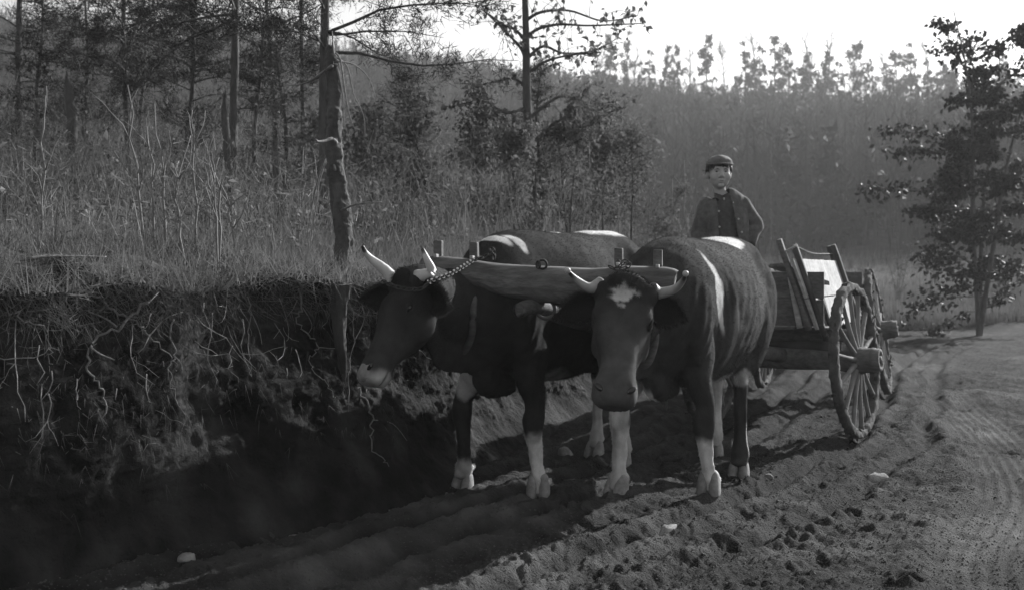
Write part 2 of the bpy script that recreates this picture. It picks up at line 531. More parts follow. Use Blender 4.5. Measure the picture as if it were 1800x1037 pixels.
def build_bank():
    s1 = np.linspace(0, S_CAM - 1.6, 90)[:-1]
    s2 = np.linspace(S_CAM - 1.6, S_CAM + 6, 560)[:-1]
    s3 = np.linspace(S_CAM + 6, seg[-1], 260)
    s = np.r_[s1, s2, s3]
    tf = np.linspace(0, 1, 110)
    offs = np.r_[.03, .06, .1, .15, .2 + np.geomspace(.05, 46, 60) - .05]
    bx = np.interp(s, seg, BC[:, 0]); by = np.interp(s, seg, BC[:, 1])
    tx = np.gradient(bx); ty = np.gradient(by); l = np.hypot(tx, ty)
    nx, ny = -ty / l, tx / l                                   # into the hill
    hz_top = hill_top(s, np.full_like(s, .5))
    rows = []; tones = []
    for t in tf:
        o, hz = face_profile(t)
        up = min(max(hz, 0), 1)
        oo = o - shelf(s) * math.sin(up * math.pi * .62) ** 1.2
        X = bx + nx * oo * (.3 + .7 * (t < 2)); Y = by + ny * oo
        Z = hz * hz_top
        rows.append(np.column_stack([X, Y, Z])); tones.append(np.full(len(s), up))
    last = rows[-1]
    for o in offs:
        X = last[:, 0] + N0[0] * o; Y = last[:, 1] + N0[1] * o
        rows.append(np.column_stack([X, Y, hill_top(s, np.full_like(s, .5 + o))])); tones.append(np.full(len(s), 1.5))
    P = np.vstack(rows); T = np.concatenate(tones)
    ns, nrow = len(s), len(rows)
    sN = np.tile(s, nrow)
    nn = np.column_stack([np.tile(nx, nrow), np.tile(ny, nrow), np.zeros(len(P))])
    facew = np.where(T < 1.2, np.sin(np.clip(T, 0, 1) * math.pi * .9 + .15) ** .5, 0)
    q = P * np.array([1, 1, .45])
    d = .07 * fbm(q * np.array([1, 1, 2]) * 2.2, 3, 31) + .034 * fbm(q * np.array([1, 1, 2]) * 7, 3, 32) + .02 * np.abs(fbm(P * np.array([1, 1, 1.6]) * 17, 3, 33)) + .008 * fbm(P * 45, 2, 35)
    P = P - nn * (d * facew)[:, None]
    lip = np.exp(-((T - 1.0) / .12) ** 2) + (T > 1.2)
    P[:, 2] += np.where(T > .8, lip_noise(P), 0) * np.minimum(lip, 1)
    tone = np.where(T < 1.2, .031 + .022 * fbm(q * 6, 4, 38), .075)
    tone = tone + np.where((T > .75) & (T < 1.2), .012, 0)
    i = np.arange(nrow - 1)[:, None] * ns; j = np.arange(ns - 1)[None, :]
    f = np.stack([i + j, i + ns + j, i + ns + j + 1, i + j + 1], -1).reshape(-1, 4)
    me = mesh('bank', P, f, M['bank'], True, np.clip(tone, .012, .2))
    o = link('hill_bank', me); o['kind'] = 'structure'
    return P.reshape(nrow, ns, 3), s
BANK, BANK_S = build_bank()

def top_z(x, y):
    x = np.atleast_1d(np.asarray(x, float)); y = np.atleast_1d(np.asarray(y, float))
    s, off = hill_so(x, y)
    return np.where(off > .45, hill_top(s, off), land(x, y))
# ------------------------------------------------------------------ the oxen
def unit_(a): return a / np.linalg.norm(a)
def blob(p, c, r, soft=.35, seed=3, wob=.35, freq=9):
    """0..1 inside a ragged ellipsoidal patch"""
    q = (p - np.array(c)) / np.array(r)
    d = np.linalg.norm(q, axis=1) + wob * fbm(p * freq, 3, seed) * .5
    return 1 - sstep(1 - soft, 1 + soft * .3, d)

def frame_mat(f, n):
    """head frame: columns f (along the face), s (to the animal's left), n (out of the forehead)"""
    f = np.array(f, float); f /= np.linalg.norm(f)
    n = np.array(n, float); n -= n @ f * f; n /= np.linalg.norm(n)
    s = np.cross(n, f)
    return np.column_stack([f, s, n])

def claw_pair(x, y, z0, yaw, size=1.0, spread=.12):
    """two claws of one cloven foot; local frame points to the toe"""
    out = []
    for sgn in (-1, 1):
        a = yaw + sgn * spread * .35
        c, s = math.cos(a), math.sin(a)
        def W(u, v, w): return (x + (u * c - v * s) * size, y + (u * s + v * c) * size, z0 + w * size)
        o = sgn * .031
        keys = [(*W(-.014, o * .55, .105), .018, .022), (*W(-.010, o * .8, .088), .026, .034), (*W(-.002, o * .95, .06), .0295, .043), (*W(.006, o, .03), .031, .052), (*W(.012, o * 1.02, .004), .031, .058), (*W(.012, o * 1.02, -.012), .030, .056)]
        keys = [(k[0], k[1], k[2], k[3] * size, k[4] * size) for k in keys]
        v, f = loft(keys, (-s, c, 0), 16, 3, 2.2)
        out.append((v, f))
    return out

def make_ox(name, label, origin, heading, P):
    yaw = math.atan2(heading[1], heading[0])
    cs, sn = math.cos(yaw), math.sin(yaw)
    def L(w):       # world -> local
        dx, dy = w[0] - origin[0], w[1] - origin[1]
        return np.array([dx * cs + dy * sn, -dx * sn + dy * cs, w[2]])
    root = thing(name, label, 'ox', (origin[0], origin[1], 0), 'yoked oxen', yaw)
    sh = []
    # trunk: x, lateral shift, height of centre, half width, half height
    T = P['trunk']
    sh.append(loft([(a, b, c, w, h) for a, b, c, w, h in T], (0, 1, 0), 32, 4, 2.15, -.10))
    # shoulder blades, haunches, hip bones, withers ridge
    for s in (-1, 1):
        sh.append(loft([(.50, s * .12, 1.30, .03, .05), (.58, s * .19, 1.12, .06, .15), (.70, s * .2, .92, .075, .13), (.62, s * .18, .76, .06, .09)], (0, 1, 0), 16, 4))
        sh.append(loft([(-.50, s * .16, 1.30, .06, .08), (-.58, s * .19, 1.12, .1, .22), (-.56, s * .21, .95, .1, .2), (-.52, s * .2, .78, .07, .13)], (0, 1, 0), 16, 4))
        sh.append(ellipsoid((-.86, s * .09, 1.25), (.05, .045, .06)))
    # neck
    hp = L(P['poll']); mz = L(P['muzzle'])
    fdir = mz - hp; fl = np.linalg.norm(fdir); fdir /= fl
    nrm = L(np.array(P['poll']) + np.array(P['face_normal'])) - hp
    HM = frame_mat(fdir, nrm)
    sc = fl / .52
    def Hd(f, s, n): return hp + HM @ (np.array([f, s, n]) * sc)
    nape = Hd(-.0, 0, -.10)
    w0 = np.array([.50, 0, 1.13]); y0 = np.array(P['nape'])
    neck = [(*(w0), .2, .29), (*(w0 * .55 + y0 * .45 + np.array([0, 0, -.03])), .15, .24), (*(y0 + np.array([0, 0, -.0])), .115, .185), (*(y0 * .4 + nape * .6), .105, .15), (*nape, .095, .12), (*Hd(.05, 0, -.1), .07, .09)]
    sh.append(loft(neck, (0, 1, 0), 24, 5, 2.1))
    # dewlap and brisket
    sh.append(loft([(*Hd(.12, 0, -.2), .03, .05), (*(y0 + np.array([.02, 0, -.23])), .028, .1), (.80, 0, .80, .05, .14), (.76, 0, .64, .07, .09), (.58, 0, .60, .08, .06)], (0, 1, 0), 14, 5))
    # head
    hk = [(-.035, 0, -.05, .06, .05), (.0, 0, -.05, .098, .085), (.06, 0, -.085, .112, .12), (.13, 0, -.10, .118, .14), (.2, 0, -.105, .105, .138), (.27, 0, -.095, .088, .115),
          (.34, 0, -.08, .073, .09), (.41, 0, -.068, .07, .074), (.455, 0, -.063, .084, .07), (.50, 0, -.064, .088, .064), (.53, 0, -.066, .076, .055), (.55, 0, -.068, .045, .036)]
    keys = [(*Hd(a, b, c), w * sc * P.get('face', 1), h * sc) for a, b, c, w, h in hk]
    sh.append(loft(keys, HM[:, 1], 28, 4, 2.3))
    for s in (-1, 1):
        sh.append(ellipsoid(Hd(.135, s * .098, -.035), (.045 * sc, .03 * sc, .04 * sc), HM))      # brow
        sh.append(ellipsoid(Hd(.19, s * .085, -.15), (.085 * sc, .035 * sc, .08 * sc), HM))       # jaw muscle
        sh.append(ellipsoid(Hd(.02, s * .1, -.03), (.045 * sc, .045 * sc, .05 * sc), HM))         # horn boss
        sh.append(ellipsoid(Hd(.478, s * .056, -.024), (.035 * sc, .027 * sc, .026 * sc), HM))     # nostril wing
    sh.append(ellipsoid(Hd(.485, 0, -.125), (.05 * sc, .055 * sc, .028 * sc), HM))                # lower lip
    sh.append(ellipsoid(Hd(-.005, 0, .0), (.05 * sc, .085 * sc, .045 * sc), HM))                  # poll tuft
    # legs
    for side, w in P['front'].items():
        s = 1 if side == 'l' else -1
        h = L((w[0], w[1], 0)); k = np.array([h[0] * .75 + .62 * .25 + .015, h[1] * .8 + s * .16 * .2, .40])
        kx = P.get('knee', {}).get(side, (0, 0))
        k[0] += kx[0]; k[1] += kx[1]
        sh.append(loft([(.62, s * .15, .98, .08, .15), (.60, s * .165, .80, .095, .12), (*(np.array([.61, s * .165, .66]) * .8 + np.array([k[0], k[1], .66]) * .2), .078, .095),
                        (*(k + np.array([-.01, 0, .12])), .052, .06), (*(k + np.array([.012, 0, .03])), .060, .060), (*(k + np.array([.004, 0, -.055])), .045, .046),
                        (*(k * .5 + h * .5 + np.array([-.012, 0, .0])), .033, .035), (*(h * .8 + k * .2 + np.array([-.02, 0, .03])), .04, .042),
                        (*(h + np.array([-.03, 0, .125])), .054, .05), (*(h + np.array([-.015, 0, .075])), .05, .046), (*(h + np.array([0, 0, .045])), .05, .05)], (0, 1, 0), 18, 4))
        for q in (-1, 1): sh.append(ellipsoid(h + np.array([-.075, q * .028, .115]), (.018, .016, .022)))
    for side, w in P['hind'].items():
        s = 1 if side == 'l' else -1
        h = L((w[0], w[1], 0))
        hk_ = np.array([h[0] - .04, h[1] * .75 + s * .15 * .25, .50])
        sh.append(loft([(-.52, s * .16, 1.1, .12, .26), (-.47, s * .19, .90, .115, .21), (*(np.array([-.50, s * .19, .72]) * .7 + hk_ * .3 + np.array([.02, 0, 0.05])), .085, .13),
                        (*(hk_ + np.array([.02, 0, .12])), .055, .075), (*(hk_ + np.array([-.005, 0, .03])), .047, .064), (*(hk_ + np.array([.0, 0, -.06])), .042, .052),
                        (*(hk_ * .45 + h * .55 + np.array([-.02, 0, .02])), .036, .04), (*(h + np.array([-.03, 0, .13])), .05, .05),
                        (*(h + np.array([-.015, 0, .08])), .048, .046), (*(h + np.array([0, 0, .045])), .05, .05)], (0, 1, 0), 18, 4))
        for q in (-1, 1): sh.append(ellipsoid(h + np.array([-.07, q * .028, .115]), (.018, .016, .022)))
    # tail
    sh.append(loft([(-.80, 0, 1.38, .04, .04), (-.90, 0, 1.33, .035, .035), (-.93, .0, 1.15, .026, .026), (-.92, .01, .9, .02, .02), (-.91, .02, .68, .017, .017), (-.90, .02, .55, .025, .025), (-.89, .02, .4, .02, .02), (-.89, .02, .32, .006, .006)], (0, 1, 0), 12, 4))
    body = fuse(sh, .0115, 7, name + '_hide')
    v = coords(body)
    # muscles, ribs, folds of skin
    nn = normals(body)
    d = .006 * fbm(v * 5, 3, 41) + .0025 * fbm(v * 14, 2, 42)
    rib = np.exp(-((v[:, 0] + .02) / .38) ** 4) * np.exp(-((v[:, 2] - 1.0) / .3) ** 4) * np.clip(np.abs(v[:, 1]) / .2, 0, 1) ** 3
    d += .0016 * rib * np.sin((v[:, 0] - .25 * (1.2 - v[:, 2])) * 2 * math.pi / .105)
    flank = -.022 * np.exp(-(((v[:, 0] + .36) / .12) ** 2 + ((v[:, 2] - 1.24) / .10) ** 2)) * (np.abs(v[:, 1]) > .12)
    d += flank + .022 * np.exp(-(((v[:, 0] + .47) / .08) ** 2 + ((v[:, 2] - 1.34) / .06) ** 2)) * (np.abs(v[:, 1]) > .1)
    nk = np.exp(-((v[:, 0] - .82) / .16) ** 2) * np.clip((1.25 - v[:, 2]) / .3, 0, 1)
    # hollows and cords of the legs, loose skin of the shoulder
    lowleg = (v[:, 2] < .75) & (v[:, 2] > .1)
    d += lowleg * .0035 * np.sin(np.arctan2(nn[:, 1], nn[:, 0]) * 4 + v[:, 2] * 6)
    sh_ = np.exp(-((v[:, 0] - .42) / .12) ** 2) * np.exp(-((v[:, 2] - .95) / .25) ** 2)
    d += .0025 * sh_ * np.sin((v[:, 0] * 1.0 - v[:, 2] * .25) * 2 * math.pi / .075)
    d += .0045 * nk * np.sin((v[:, 0] * .9 + v[:, 2] * .35) * 2 * math.pi / .06)
    v2 = v + nn * d[:, None]
    # carve the eye hollow, nostrils and mouth slit
    q = (v2 - hp) @ HM / sc
    def dent(c, r, dep):
        w = np.exp(-(((q - np.array(c)) / np.array(r)) ** 2).sum(1))
        return w * dep
    v2 -= np.outer(dent((.17, 0, .02), (.10, .016, .05), .010) + dent((.36, 0, .0), (.07, .03, .05), .004), HM[:, 2])
    for s in (-1, 1):
        v2 -= np.outer(dent((.26, s * .085, -.10), (.11, .03, .012), .010) + dent((.10, s * .10, .0), (.03, .03, .03), .006), HM[:, 1] * s)
        v2 -= np.outer(dent((.155, s * .115, -.045), (.022, .03, .018), .012), HM[:, 1] * s)
        v2 -= np.outer(dent((.478, s * .054, .0), (.016, .014, .02), .012), HM[:, 2])
        v2 -= np.outer(dent((.47, s * .09, -.098), (.07, .03, .006), .010), HM[:, 1] * s)
        v2 -= np.outer(dent((.33, s * .08, -.06), (.05, .03, .03), .008), HM[:, 1] * s)
    setco(body, v2)
    tone_fn = lambda p: P['tone'](p, (p - hp) @ HM / sc)
    setcol(body, tone_fn(v2)); body.materials.append(M['coat'])
    link('body', body, root)
    # short coat: single hairs
    vn = normals(body)
    tri = np.empty(len(body.polygons) * 4, dtype=np.int32)
    body.calc_loop_triangles()
    lt = np.empty(len(body.loop_triangles) * 3, dtype=np.int32); body.loop_triangles.foreach_get('vertices', lt); lt = lt.reshape(-1, 3)
    rs = np.random.RandomState(11)
    a, b, c = v2[lt[:, 0]], v2[lt[:, 1]], v2[lt[:, 2]]
    area = np.linalg.norm(np.cross(b - a, c - a), axis=1)
    ctr = (a + b + c) / 3
    hq = (ctr - hp) @ HM / sc
    onhead = (hq[:, 0] > -.08) & (hq[:, 0] < .56) & (np.abs(hq[:, 1]) < .2) & (hq[:, 2] > -.3) & (hq[:, 2] < .12)
    wgt = area * np.where(onhead, 2.6, 1) * np.where(onhead & (hq[:, 0] > .44), .0, 1)
    NH = 95000
    idx = rs.choice(len(lt), NH, p=wgt / wgt.sum())
    u1, u2 = rs.rand(NH), rs.rand(NH); fl_ = u1 + u2 > 1; u1[fl_] = 1 - u1[fl_]; u2[fl_] = 1 - u2[fl_]
    pt = a[idx] + (b[idx] - a[idx]) * u1[:, None] + (c[idx] - a[idx]) * u2[:, None]
    nm = vn[lt[idx, 0]]
    flow = np.tile(np.array([-.75, 0, -.7]), (NH, 1))
    ph = (pt - hp) @ HM / sc
    oh = onhead[idx]
    flow[oh] = HM[:, 0] * .9
    flow = flow - (flow * nm).sum(1)[:, None] * nm
    flow /= np.linalg.norm(flow, axis=1)[:, None] + 1e-6
    ln = .0075 + .005 * rs.rand(NH)
    tuft = np.exp(-((ph[:, 0] - .0) / .06) ** 2 - (ph[:, 1] / .09) ** 2) * (ph[:, 2] > -.05)
    belly = np.exp(-((pt[:, 2] - .60) / .07) ** 2) * (np.abs(pt[:, 0]) < .75)
    ln = ln * np.where(oh, .8, 1) + .035 * tuft * rs.rand(NH) + .018 * belly * rs.rand(NH)
    lift = .38 + .5 * rs.rand(NH)
    lift = lift + .6 * tuft
    dr = flow * 1.0 + nm * lift[:, None] + rs.normal(0, .22, (NH, 3))
    dr /= np.linalg.norm(dr, axis=1)[:, None]
    wd = np.cross(dr, nm); wd /= np.linalg.norm(wd, axis=1)[:, None] + 1e-6
    w_ = (.0011 + .0008 * rs.rand(NH))[:, None]
    p0 = pt - nm * .003
    V = np.stack([p0 - wd * w_, p0 + wd * w_, p0 + dr * (ln + .003)[:, None]], 1).reshape(-1, 3)
    tn = tone_fn(pt) * np.where(tone_fn(pt) > .15, rs.uniform(.8, 1.2, NH), rs.uniform(.6, 1.05, NH))
    me = mesh(name + '_coat', V, np.arange(NH * 3, dtype=np.int32).reshape(-1, 3), M['fur'], False, np.repeat(tn, 3))
    hair = link('coat', me, root); hair['kind'] = 'stuff'
    # horns
    for side, pts in P['horns'].items():
        s = 1 if side == 'l' else -1
        base = Hd(.0, s * .105, -.02)
        w = [base] + [L(q) for q in pts]
        n = len(w); rad = np.interp(np.arange(n), [0, n - 1], [.036, .007]) * (1 - .12 * np.sin(np.linspace(0, 3.14, n)))
        K = resample(np.column_stack([np.array(w), rad, rad]), 6)
        K[:, 3] += .001 * np.sin(np.arange(len(K)) * 2.4) * (np.arange(len(K)) < len(K) * .35); K[-1, 3:] = .003
        hv, hf = loft(K, (0.3, .5, 1), 16, 1)
        t = np.repeat(np.linspace(0, 1, len(K)), 16); t = np.r_[t, 0, 1]
        tone = np.interp(t, [0, .08, .7, .8, .84, 1], P.get('horn_tone', [.16, .38, .45, .2, .05, .03]))
        if P.get('brass'):
            tone = np.where(t > .955, .45, tone)
        me = mesh('horn', hv, hf, M['horn'], True, tone)
        o = link('horn', me, root)
        if P.get('brass'):
            kv, kf = ellipsoid(K[-1, :3], (.014, .014, .014), None, 12)
            b_ = link('horn_knob', mesh('horn_knob', kv, kf, M['button'], True), o)
    # ears: cupped leaves
    for side, (tip, open_dir, wid) in P['ears'].items():
        s = 1 if side == 'l' else -1
        b0 = Hd(.055, s * .10, -.075); t0 = L(tip); od = L(np.array(P['poll']) + np.array(open_dir)) - hp
        ax = t0 - b0; le = np.linalg.norm(ax); ax /= le
        od = od - od @ ax * ax; od /= np.linalg.norm(od); sd = np.cross(ax, od)
        nu, nv = 22, 13
        Vv, tv = [], []
        for layer in (0, 1):
            for i in range(nu):
                u = i / (nu - 1)
                w = wid * max(math.sin(math.pi * (.08 + .92 * u) ** .8), 0) ** .85
                w = max(w, .014 * (1 - u) + .0015)
                for j in range(nv):
                    q_ = (j / (nv - 1) - .5) * 2
                    cup = -(1 - q_ * q_) * w * .75 * (1 - .5 * u)
                    off = -.006 * (1 - abs(q_) ** 3) if layer else 0
                    bend = -.12 * le * (u ** 2)
                    p_ = b0 + ax * (u * le) + sd * (q_ * w) + od * (cup + off) + np.array([0, 0, bend])
                    Vv.append(p_); tv.append(.02 if layer == 0 else .024)
        Ff = []
        for layer in (0, 1):
            o_ = layer * nu * nv
            for i in range(nu - 1):
                for j in range(nv - 1):
                    q4 = (o_ + i * nv + j, o_ + i * nv + j + 1, o_ + (i + 1) * nv + j + 1, o_ + (i + 1) * nv + j)
                    Ff.append(q4 if layer == 0 else q4[::-1])
        for i in range(nu - 1):
            for j in (0, nv - 1):
                Ff.append((i * nv + j, (i + 1) * nv + j, nu * nv + (i + 1) * nv + j, nu * nv + i * nv + j))
        Vv = np.array(Vv)
        me = mesh('ear', Vv, Ff, M['coat'], True, np.array(tv))
        ear = link('ear', me, root)
        # ear hair round the rim and in the cup
        rsn = np.random.RandomState(5)
        n = 2600
        ii = rsn.randint(0, nu * nv * 2, n); rim = rsn.rand(n) < .55
        ii[rim] = rsn.randint(1, nu, rim.sum()) * nv + np.where(rsn.rand(rim.sum()) < .5, 0, nv - 1)
        ii = np.clip(ii, 0, len(Vv) - 1)
        p_ = Vv[ii] + rsn.normal(0, .004, (n, 3))
        out = (p_ - (b0 + ax * ((p_ - b0) @ ax)[:, None])); out /= np.linalg.norm(out, axis=1)[:, None] + 1e-6
        dr = out * .8 + ax * .7 + rsn.normal(0, .3, (n, 3)); dr /= np.linalg.norm(dr, axis=1)[:, None]
        wd = np.cross(dr, rsn.normal(0, 1, (n, 3))); wd /= np.linalg.norm(wd, axis=1)[:, None]
        l_ = (.012 + .02 * rsn.rand(n))[:, None]
        V3 = np.stack([p_ - wd * .0011, p_ + wd * .0011, p_ + dr * l_], 1).reshape(-1, 3)
        e = link('ear_hair', mesh('ear_hair', V3, np.arange(n * 3, dtype=np.int32).reshape(-1, 3), M['fur'], False, np.full(n * 3, .035)), ear); e['kind'] = 'stuff'
    # eyes
    for s in (-1, 1):
        ev, ef = ellipsoid(Hd(.155, s * .106, -.043), (.023 * sc, .018 * sc, .019 * sc), HM, 14)
        e = link('eye', mesh('eye', ev, ef, M['wet']), root)
        # lids
        mb = MB()
        for up in (-1, 1):
            arc = [Hd(.155 + .028 * math.cos(t), s * (.112 + .009 * math.sin(t)), -.042 + up * .017 * math.sin(t)) for t in np.linspace(0, math.pi, 9)]
            v_, f_ = tube(arc, [.002, .004, .005, .006, .006, .006, .005, .004, .002], 8, 1); mb.add(v_, f_)
        lid = mb.build('eyelid', M['coat'], e); setcol(lid.data, np.full(len(lid.data.vertices), .045))
    # muzzle skin: smooth bare pad on the nose
    hv, hf = [], []
    nu, nv = 12, 16
    from mathutils.bvhtree import BVHTree
    bvh = BVHTree.FromPolygons([tuple(q_) for q_ in v2.tolist()], [tuple(p_.vertices) for p_ in body.polygons])
    vv, ok = [], []
    for i in range(nu):
        for j in range(nv):
            rr_ = i / (nu - 1); a_ = .80 + .62 * rr_ * math.sin(j / nv * 2 * math.pi); b_ = .8 * rr_ * math.cos(j / nv * 2 * math.pi)
            dirw = HM @ np.array([math.cos(a_) * math.cos(b_), math.sin(b_), math.sin(a_) * .9 * math.cos(b_)])
            o_ = Hd(.44, 0, -.075)
            hit = bvh.ray_cast(Vector(o_ + dirw * .3), Vector(-dirw), .3)
            hp_ = np.array(hit[0]) if hit[0] else o_ + dirw * .08
            vv.append(hp_ + dirw * (.0025 - .0065 * rr_ ** 3))
    ff = [(i * nv + j, i * nv + (j + 1) % nv, (i + 1) * nv + (j + 1) % nv, (i + 1) * nv + j) for i in range(nu - 1) for j in range(nv)]
    mt = P['nose_tone']
    nose = link('muzzle', mesh('muzzle', np.array(vv), ff, M['nose'], True, np.full(len(vv), mt)), root)
    for s in (-1, 1):
        # seat the nostril on the skin, opening up and outwards
        nd_ = HM @ unit_(np.array([.30, s * .30, .9])); c0 = Hd(.478, s * .054, -.04)
        hit = bvh.ray_cast(Vector(c0 + nd_ * .2), Vector(-nd_), .4); c0 = np.array(hit[0]) if hit[0] else c0
        up_ = HM @ unit_(np.array([.6, -s * .75, -.2])); NM = frame_mat(nd_, up_)
        v_, f_ = ellipsoid(c0 + nd_ * .0015, (.006 * sc, .012 * sc, .022 * sc), NM, 12)
        link('nostril', mesh('nostril', v_, f_, M['wet']), nose)
    # hooves
    for grp in ('front', 'hind'):
        for side, w in P[grp].items():
            h = L((w[0], w[1], 0)); z = float(land(w[0], w[1])[0]) 
            mb = MB()
            for v_, f_ in claw_pair(h[0] - .01, h[1], max(z, -.02), P.get('toe', {}).get(grp + side, 0)): mb.add(v_, f_)
            mb.build('hoof', M['hoof'], root)
    return root

dark = .038
def tone_near(p, q):
    """the ox on the viewer's right: blaze star, pale stripe behind the shoulder, pale feet"""
    n = fbm(p * 3, 3, 61)
    t = dark * (1.25 + .4 * n)
    side = p[:, 1] > 0
    # warm lighter flank
    t = t + .006 * blob(p, (.1, .3, 1.0), (.5, .3, .3), .8) * side
    inh = (q[:, 0] > .0) & (q[:, 0] < .6) & (np.abs(q[:, 1]) < .17) & (q[:, 2] > -.26) & (q[:, 2] < .12)
    t = t + inh * (.030 * sstep(.10, .22, q[:, 0]) * (1 + .35 * fbm(q * 14, 3, 62)) + .018 * np.exp(-((q[:, 0] - .40) / .05) ** 2))
    eye_ = np.exp(-(((q[:, 0] - .155) / .035) ** 2 + ((np.abs(q[:, 1]) - .115) / .03) ** 2 + ((q[:, 2] + .055) / .03) ** 2))
    t = t * (1 - .75 * eye_ * inh)
    w = 0 * t
    w = np.maximum(w, blob(q, (.075, .0, .01), (.045, .055, .06), .3, 5, 1.2, 22))
    w = np.maximum(w, blob(p, (-.22, .06, 1.42), (.20, .16, .13), .2))
    # stripe sloping down behind the shoulder
    cx_ = .58 - .13 * (1.34 - p[:, 2]) / .5 + .015 * np.sin(p[:, 2] * 20)
    wd_ = .006 + .034 * np.exp(-((p[:, 2] - 1.10) / .13) ** 2)
    band = (1 - sstep(wd_, wd_ + .014, np.abs(p[:, 0] - cx_ + .01 * fbm(p * 25, 2, 60)))) * sstep(.86, .96, p[:, 2]) * (1 - sstep(1.27, 1.35, p[:, 2])) * (p[:, 1] > .04)
    w = np.maximum(w, band)
    band2 = (1 - sstep(.012, .035, np.abs(p[:, 0] - (.33 + .1 * (p[:, 2] - .9))))) * sstep(.68, .76, p[:, 2]) * (1 - sstep(.98, 1.08, p[:, 2])) * (p[:, 1] > .1) * .2
    w = np.maximum(w, band2)
    z = p[:, 2] + .035 * fbm(p * 9, 4, 66)
    fr = p[:, 0] > .3
    left = p[:, 1] > 0
    w = np.maximum(w, np.where(fr & left & (z < .36), 1, 0) * (1 - sstep(.30, .36, z)))
    w = np.maximum(w, np.where(fr & ~left & (z < .66), 1, 0) * (1 - sstep(.60, .66, z)) * .8)
    w = np.maximum(w, np.where(~fr & left & (p[:, 0] < -.3) & (z < .32), 1, 0) * (1 - sstep(.27, .32, z)) * .9)
    w = np.maximum(w, np.where(~fr & ~left & (p[:, 0] < -.3) & (z < .75), 1, 0) * (1 - sstep(.68, .75, z)) * .75)
    kd = blob(p, (.70, -.2, .43), (.07, .08, .06), .3)                 # dark knee
    w = w * (1 - .85 * kd * ~left)
    belly = (1 - sstep(.60, .64, z)) * sstep(.52, .56, z) * (np.abs(p[:, 0]) < .36) * (np.abs(p[:, 1]) < .22) * .5
    w = np.maximum(w, belly)
    mud = 1 - sstep(.02, .20, z)
    white = .74 * (1 - .55 * mud) * (1 - .35 * np.clip(fbm(p * np.array([18, 18, 9]), 3, 77) + .1, 0, 1) * (z < .8))
    return np.clip(t * (1 - w) + white * w, .015, .62)

def tone_far(p, q):
    """the ox on the viewer's left: pale withers and rump, pale muzzle, patched feet"""
    n = fbm(p * 3, 3, 71)
    t = dark * .85 * (1.2 + .4 * n)
    inh = (q[:, 0] > .0) & (q[:, 0] < .6) & (np.abs(q[:, 1]) < .17) & (q[:, 2] > -.26) & (q[:, 2] < .12)
    t = t + inh * (.012 * sstep(.10, .22, q[:, 0]) * (1 + .4 * fbm(q * 14, 3, 72)))
    w = 0 * t
    w = np.maximum(w, blob(p, (.72, .02, 1.38), (.035, .12, .10), .3))
    w = np.maximum(w, blob(p, (.66, .10, 1.36), (.03, .10, .09), .3))
    w = np.maximum(w, blob(p, (.12, .0, 1.45), (.05, .06, .05), .3))
    w = np.maximum(w, blob(p, (-.48, .02, 1.46), (.34, .13, .085), .25))
    w = np.maximum(w, blob(p, (.35, .0, .62), (.28, .2, .10), .4) * .3)
    w = np.maximum(w, blob(q, (.52, .0, -.07), (.075, .12, .09), .3) * .6)
    z = p[:, 2] + .035 * fbm(p * 9, 4, 76)
    fr = p[:, 0] > .3; left = p[:, 1] > 0
    w = np.maximum(w, np.where(fr & left, 1, 0) * (1 - sstep(.34, .40, z)))
    w = np.maximum(w, np.where(fr & ~left, 1, 0) * (1 - sstep(.14, .20, z)) * .8)
    w = np.maximum(w, blob(p, (.70, -.2, .60), (.10, .12, .14), .25) * .9 * (fr & ~left))
    w = np.maximum(w, np.where(~fr & (p[:, 0] < -.3), 1, 0) * (1 - sstep(.5, .56, z)) * .7)
    w = w * (1 - .85 * inh * np.exp(-(((q[:, 2] + .098) / .007) ** 2)) * (q[:, 0] > .40) * (q[:, 0] < .54))
    mud = 1 - sstep(.02, .20, z)
    white = .74 * (1 - .5 * mud) * (1 - .35 * np.clip(fbm(p * np.array([18, 18, 9]), 3, 78) + .1, 0, 1) * (z < .8))
    return np.clip(t * (1 - w) + white * w, .015, .62)

TRUNK = [(-.93, 0, 1.20, .05, .08), (-.88, 0, 1.18, .13, .17), (-.80, 0, 1.13, .20, .26), (-.64, 0, 1.09, .25, .35), (-.45, 0, 1.05, .28, .40), (-.2, 0, 1.0, .32, .42),
         (.05, 0, .985, .345, .425), (.28, 0, .99, .33, .42), (.48, 0, 1.01, .275, .41), (.62, 0, 1.0, .25, .38), (.76, 0, .95, .22, .32), (.88, 0, .90, .16, .24), (.95, 0, .88, .08, .12)]

def dirv(a): return (math.sin(math.radians(a)), -math.cos(math.radians(a)))

def place_ox_near():
    fl, fr = ground(1247, 884), ground(1085, 880)
    hl, hr = ground(1300, 834), ground(1256, 800)
    fm = (fl + fr) / 2; hm = (hl + hr) / 2
    u = (fm - hm).normalized()
    org = fm - u * .66
    P = dict(trunk=TRUNK, front={'l': fl, 'r': fr}, hind={'l': hl, 'r': hr}, tone=tone_near, nose_tone=.06,
             poll=tuple(px(1101, 500, 4.72)), muzzle=tuple(px(1080, 694, 4.42)), face_normal=(-.1, -1, .25), nape=(1.12, 0, 1.02),
             horns={'r': [px(1036, 506, 4.72), px(1014, 492, 4.70), px(998, 476, 4.66)], 'l': [px(1160, 515, 4.74), px(1186, 508, 4.70), px(1200, 494, 4.63), px(1205, 481, 4.56)]},
             brass=True, face=1.09, ears={'r': (*px(976, 548, 4.86),) and (tuple(px(976, 546, 4.86)), (-.2, -1, -.15), .062), 'l': (tuple(px(1207, 548, 4.86)), (.1, -1, -.1), .07)},
             toe={'frontr': -.35, 'frontl': .1})
    P['horn_tone'] = [.12, .3, .36, .2, .05, .03]
    return make_ox('yoked_ox', 'dark ox with a white star on its forehead, facing straight out from the yoke', org, u, P), P

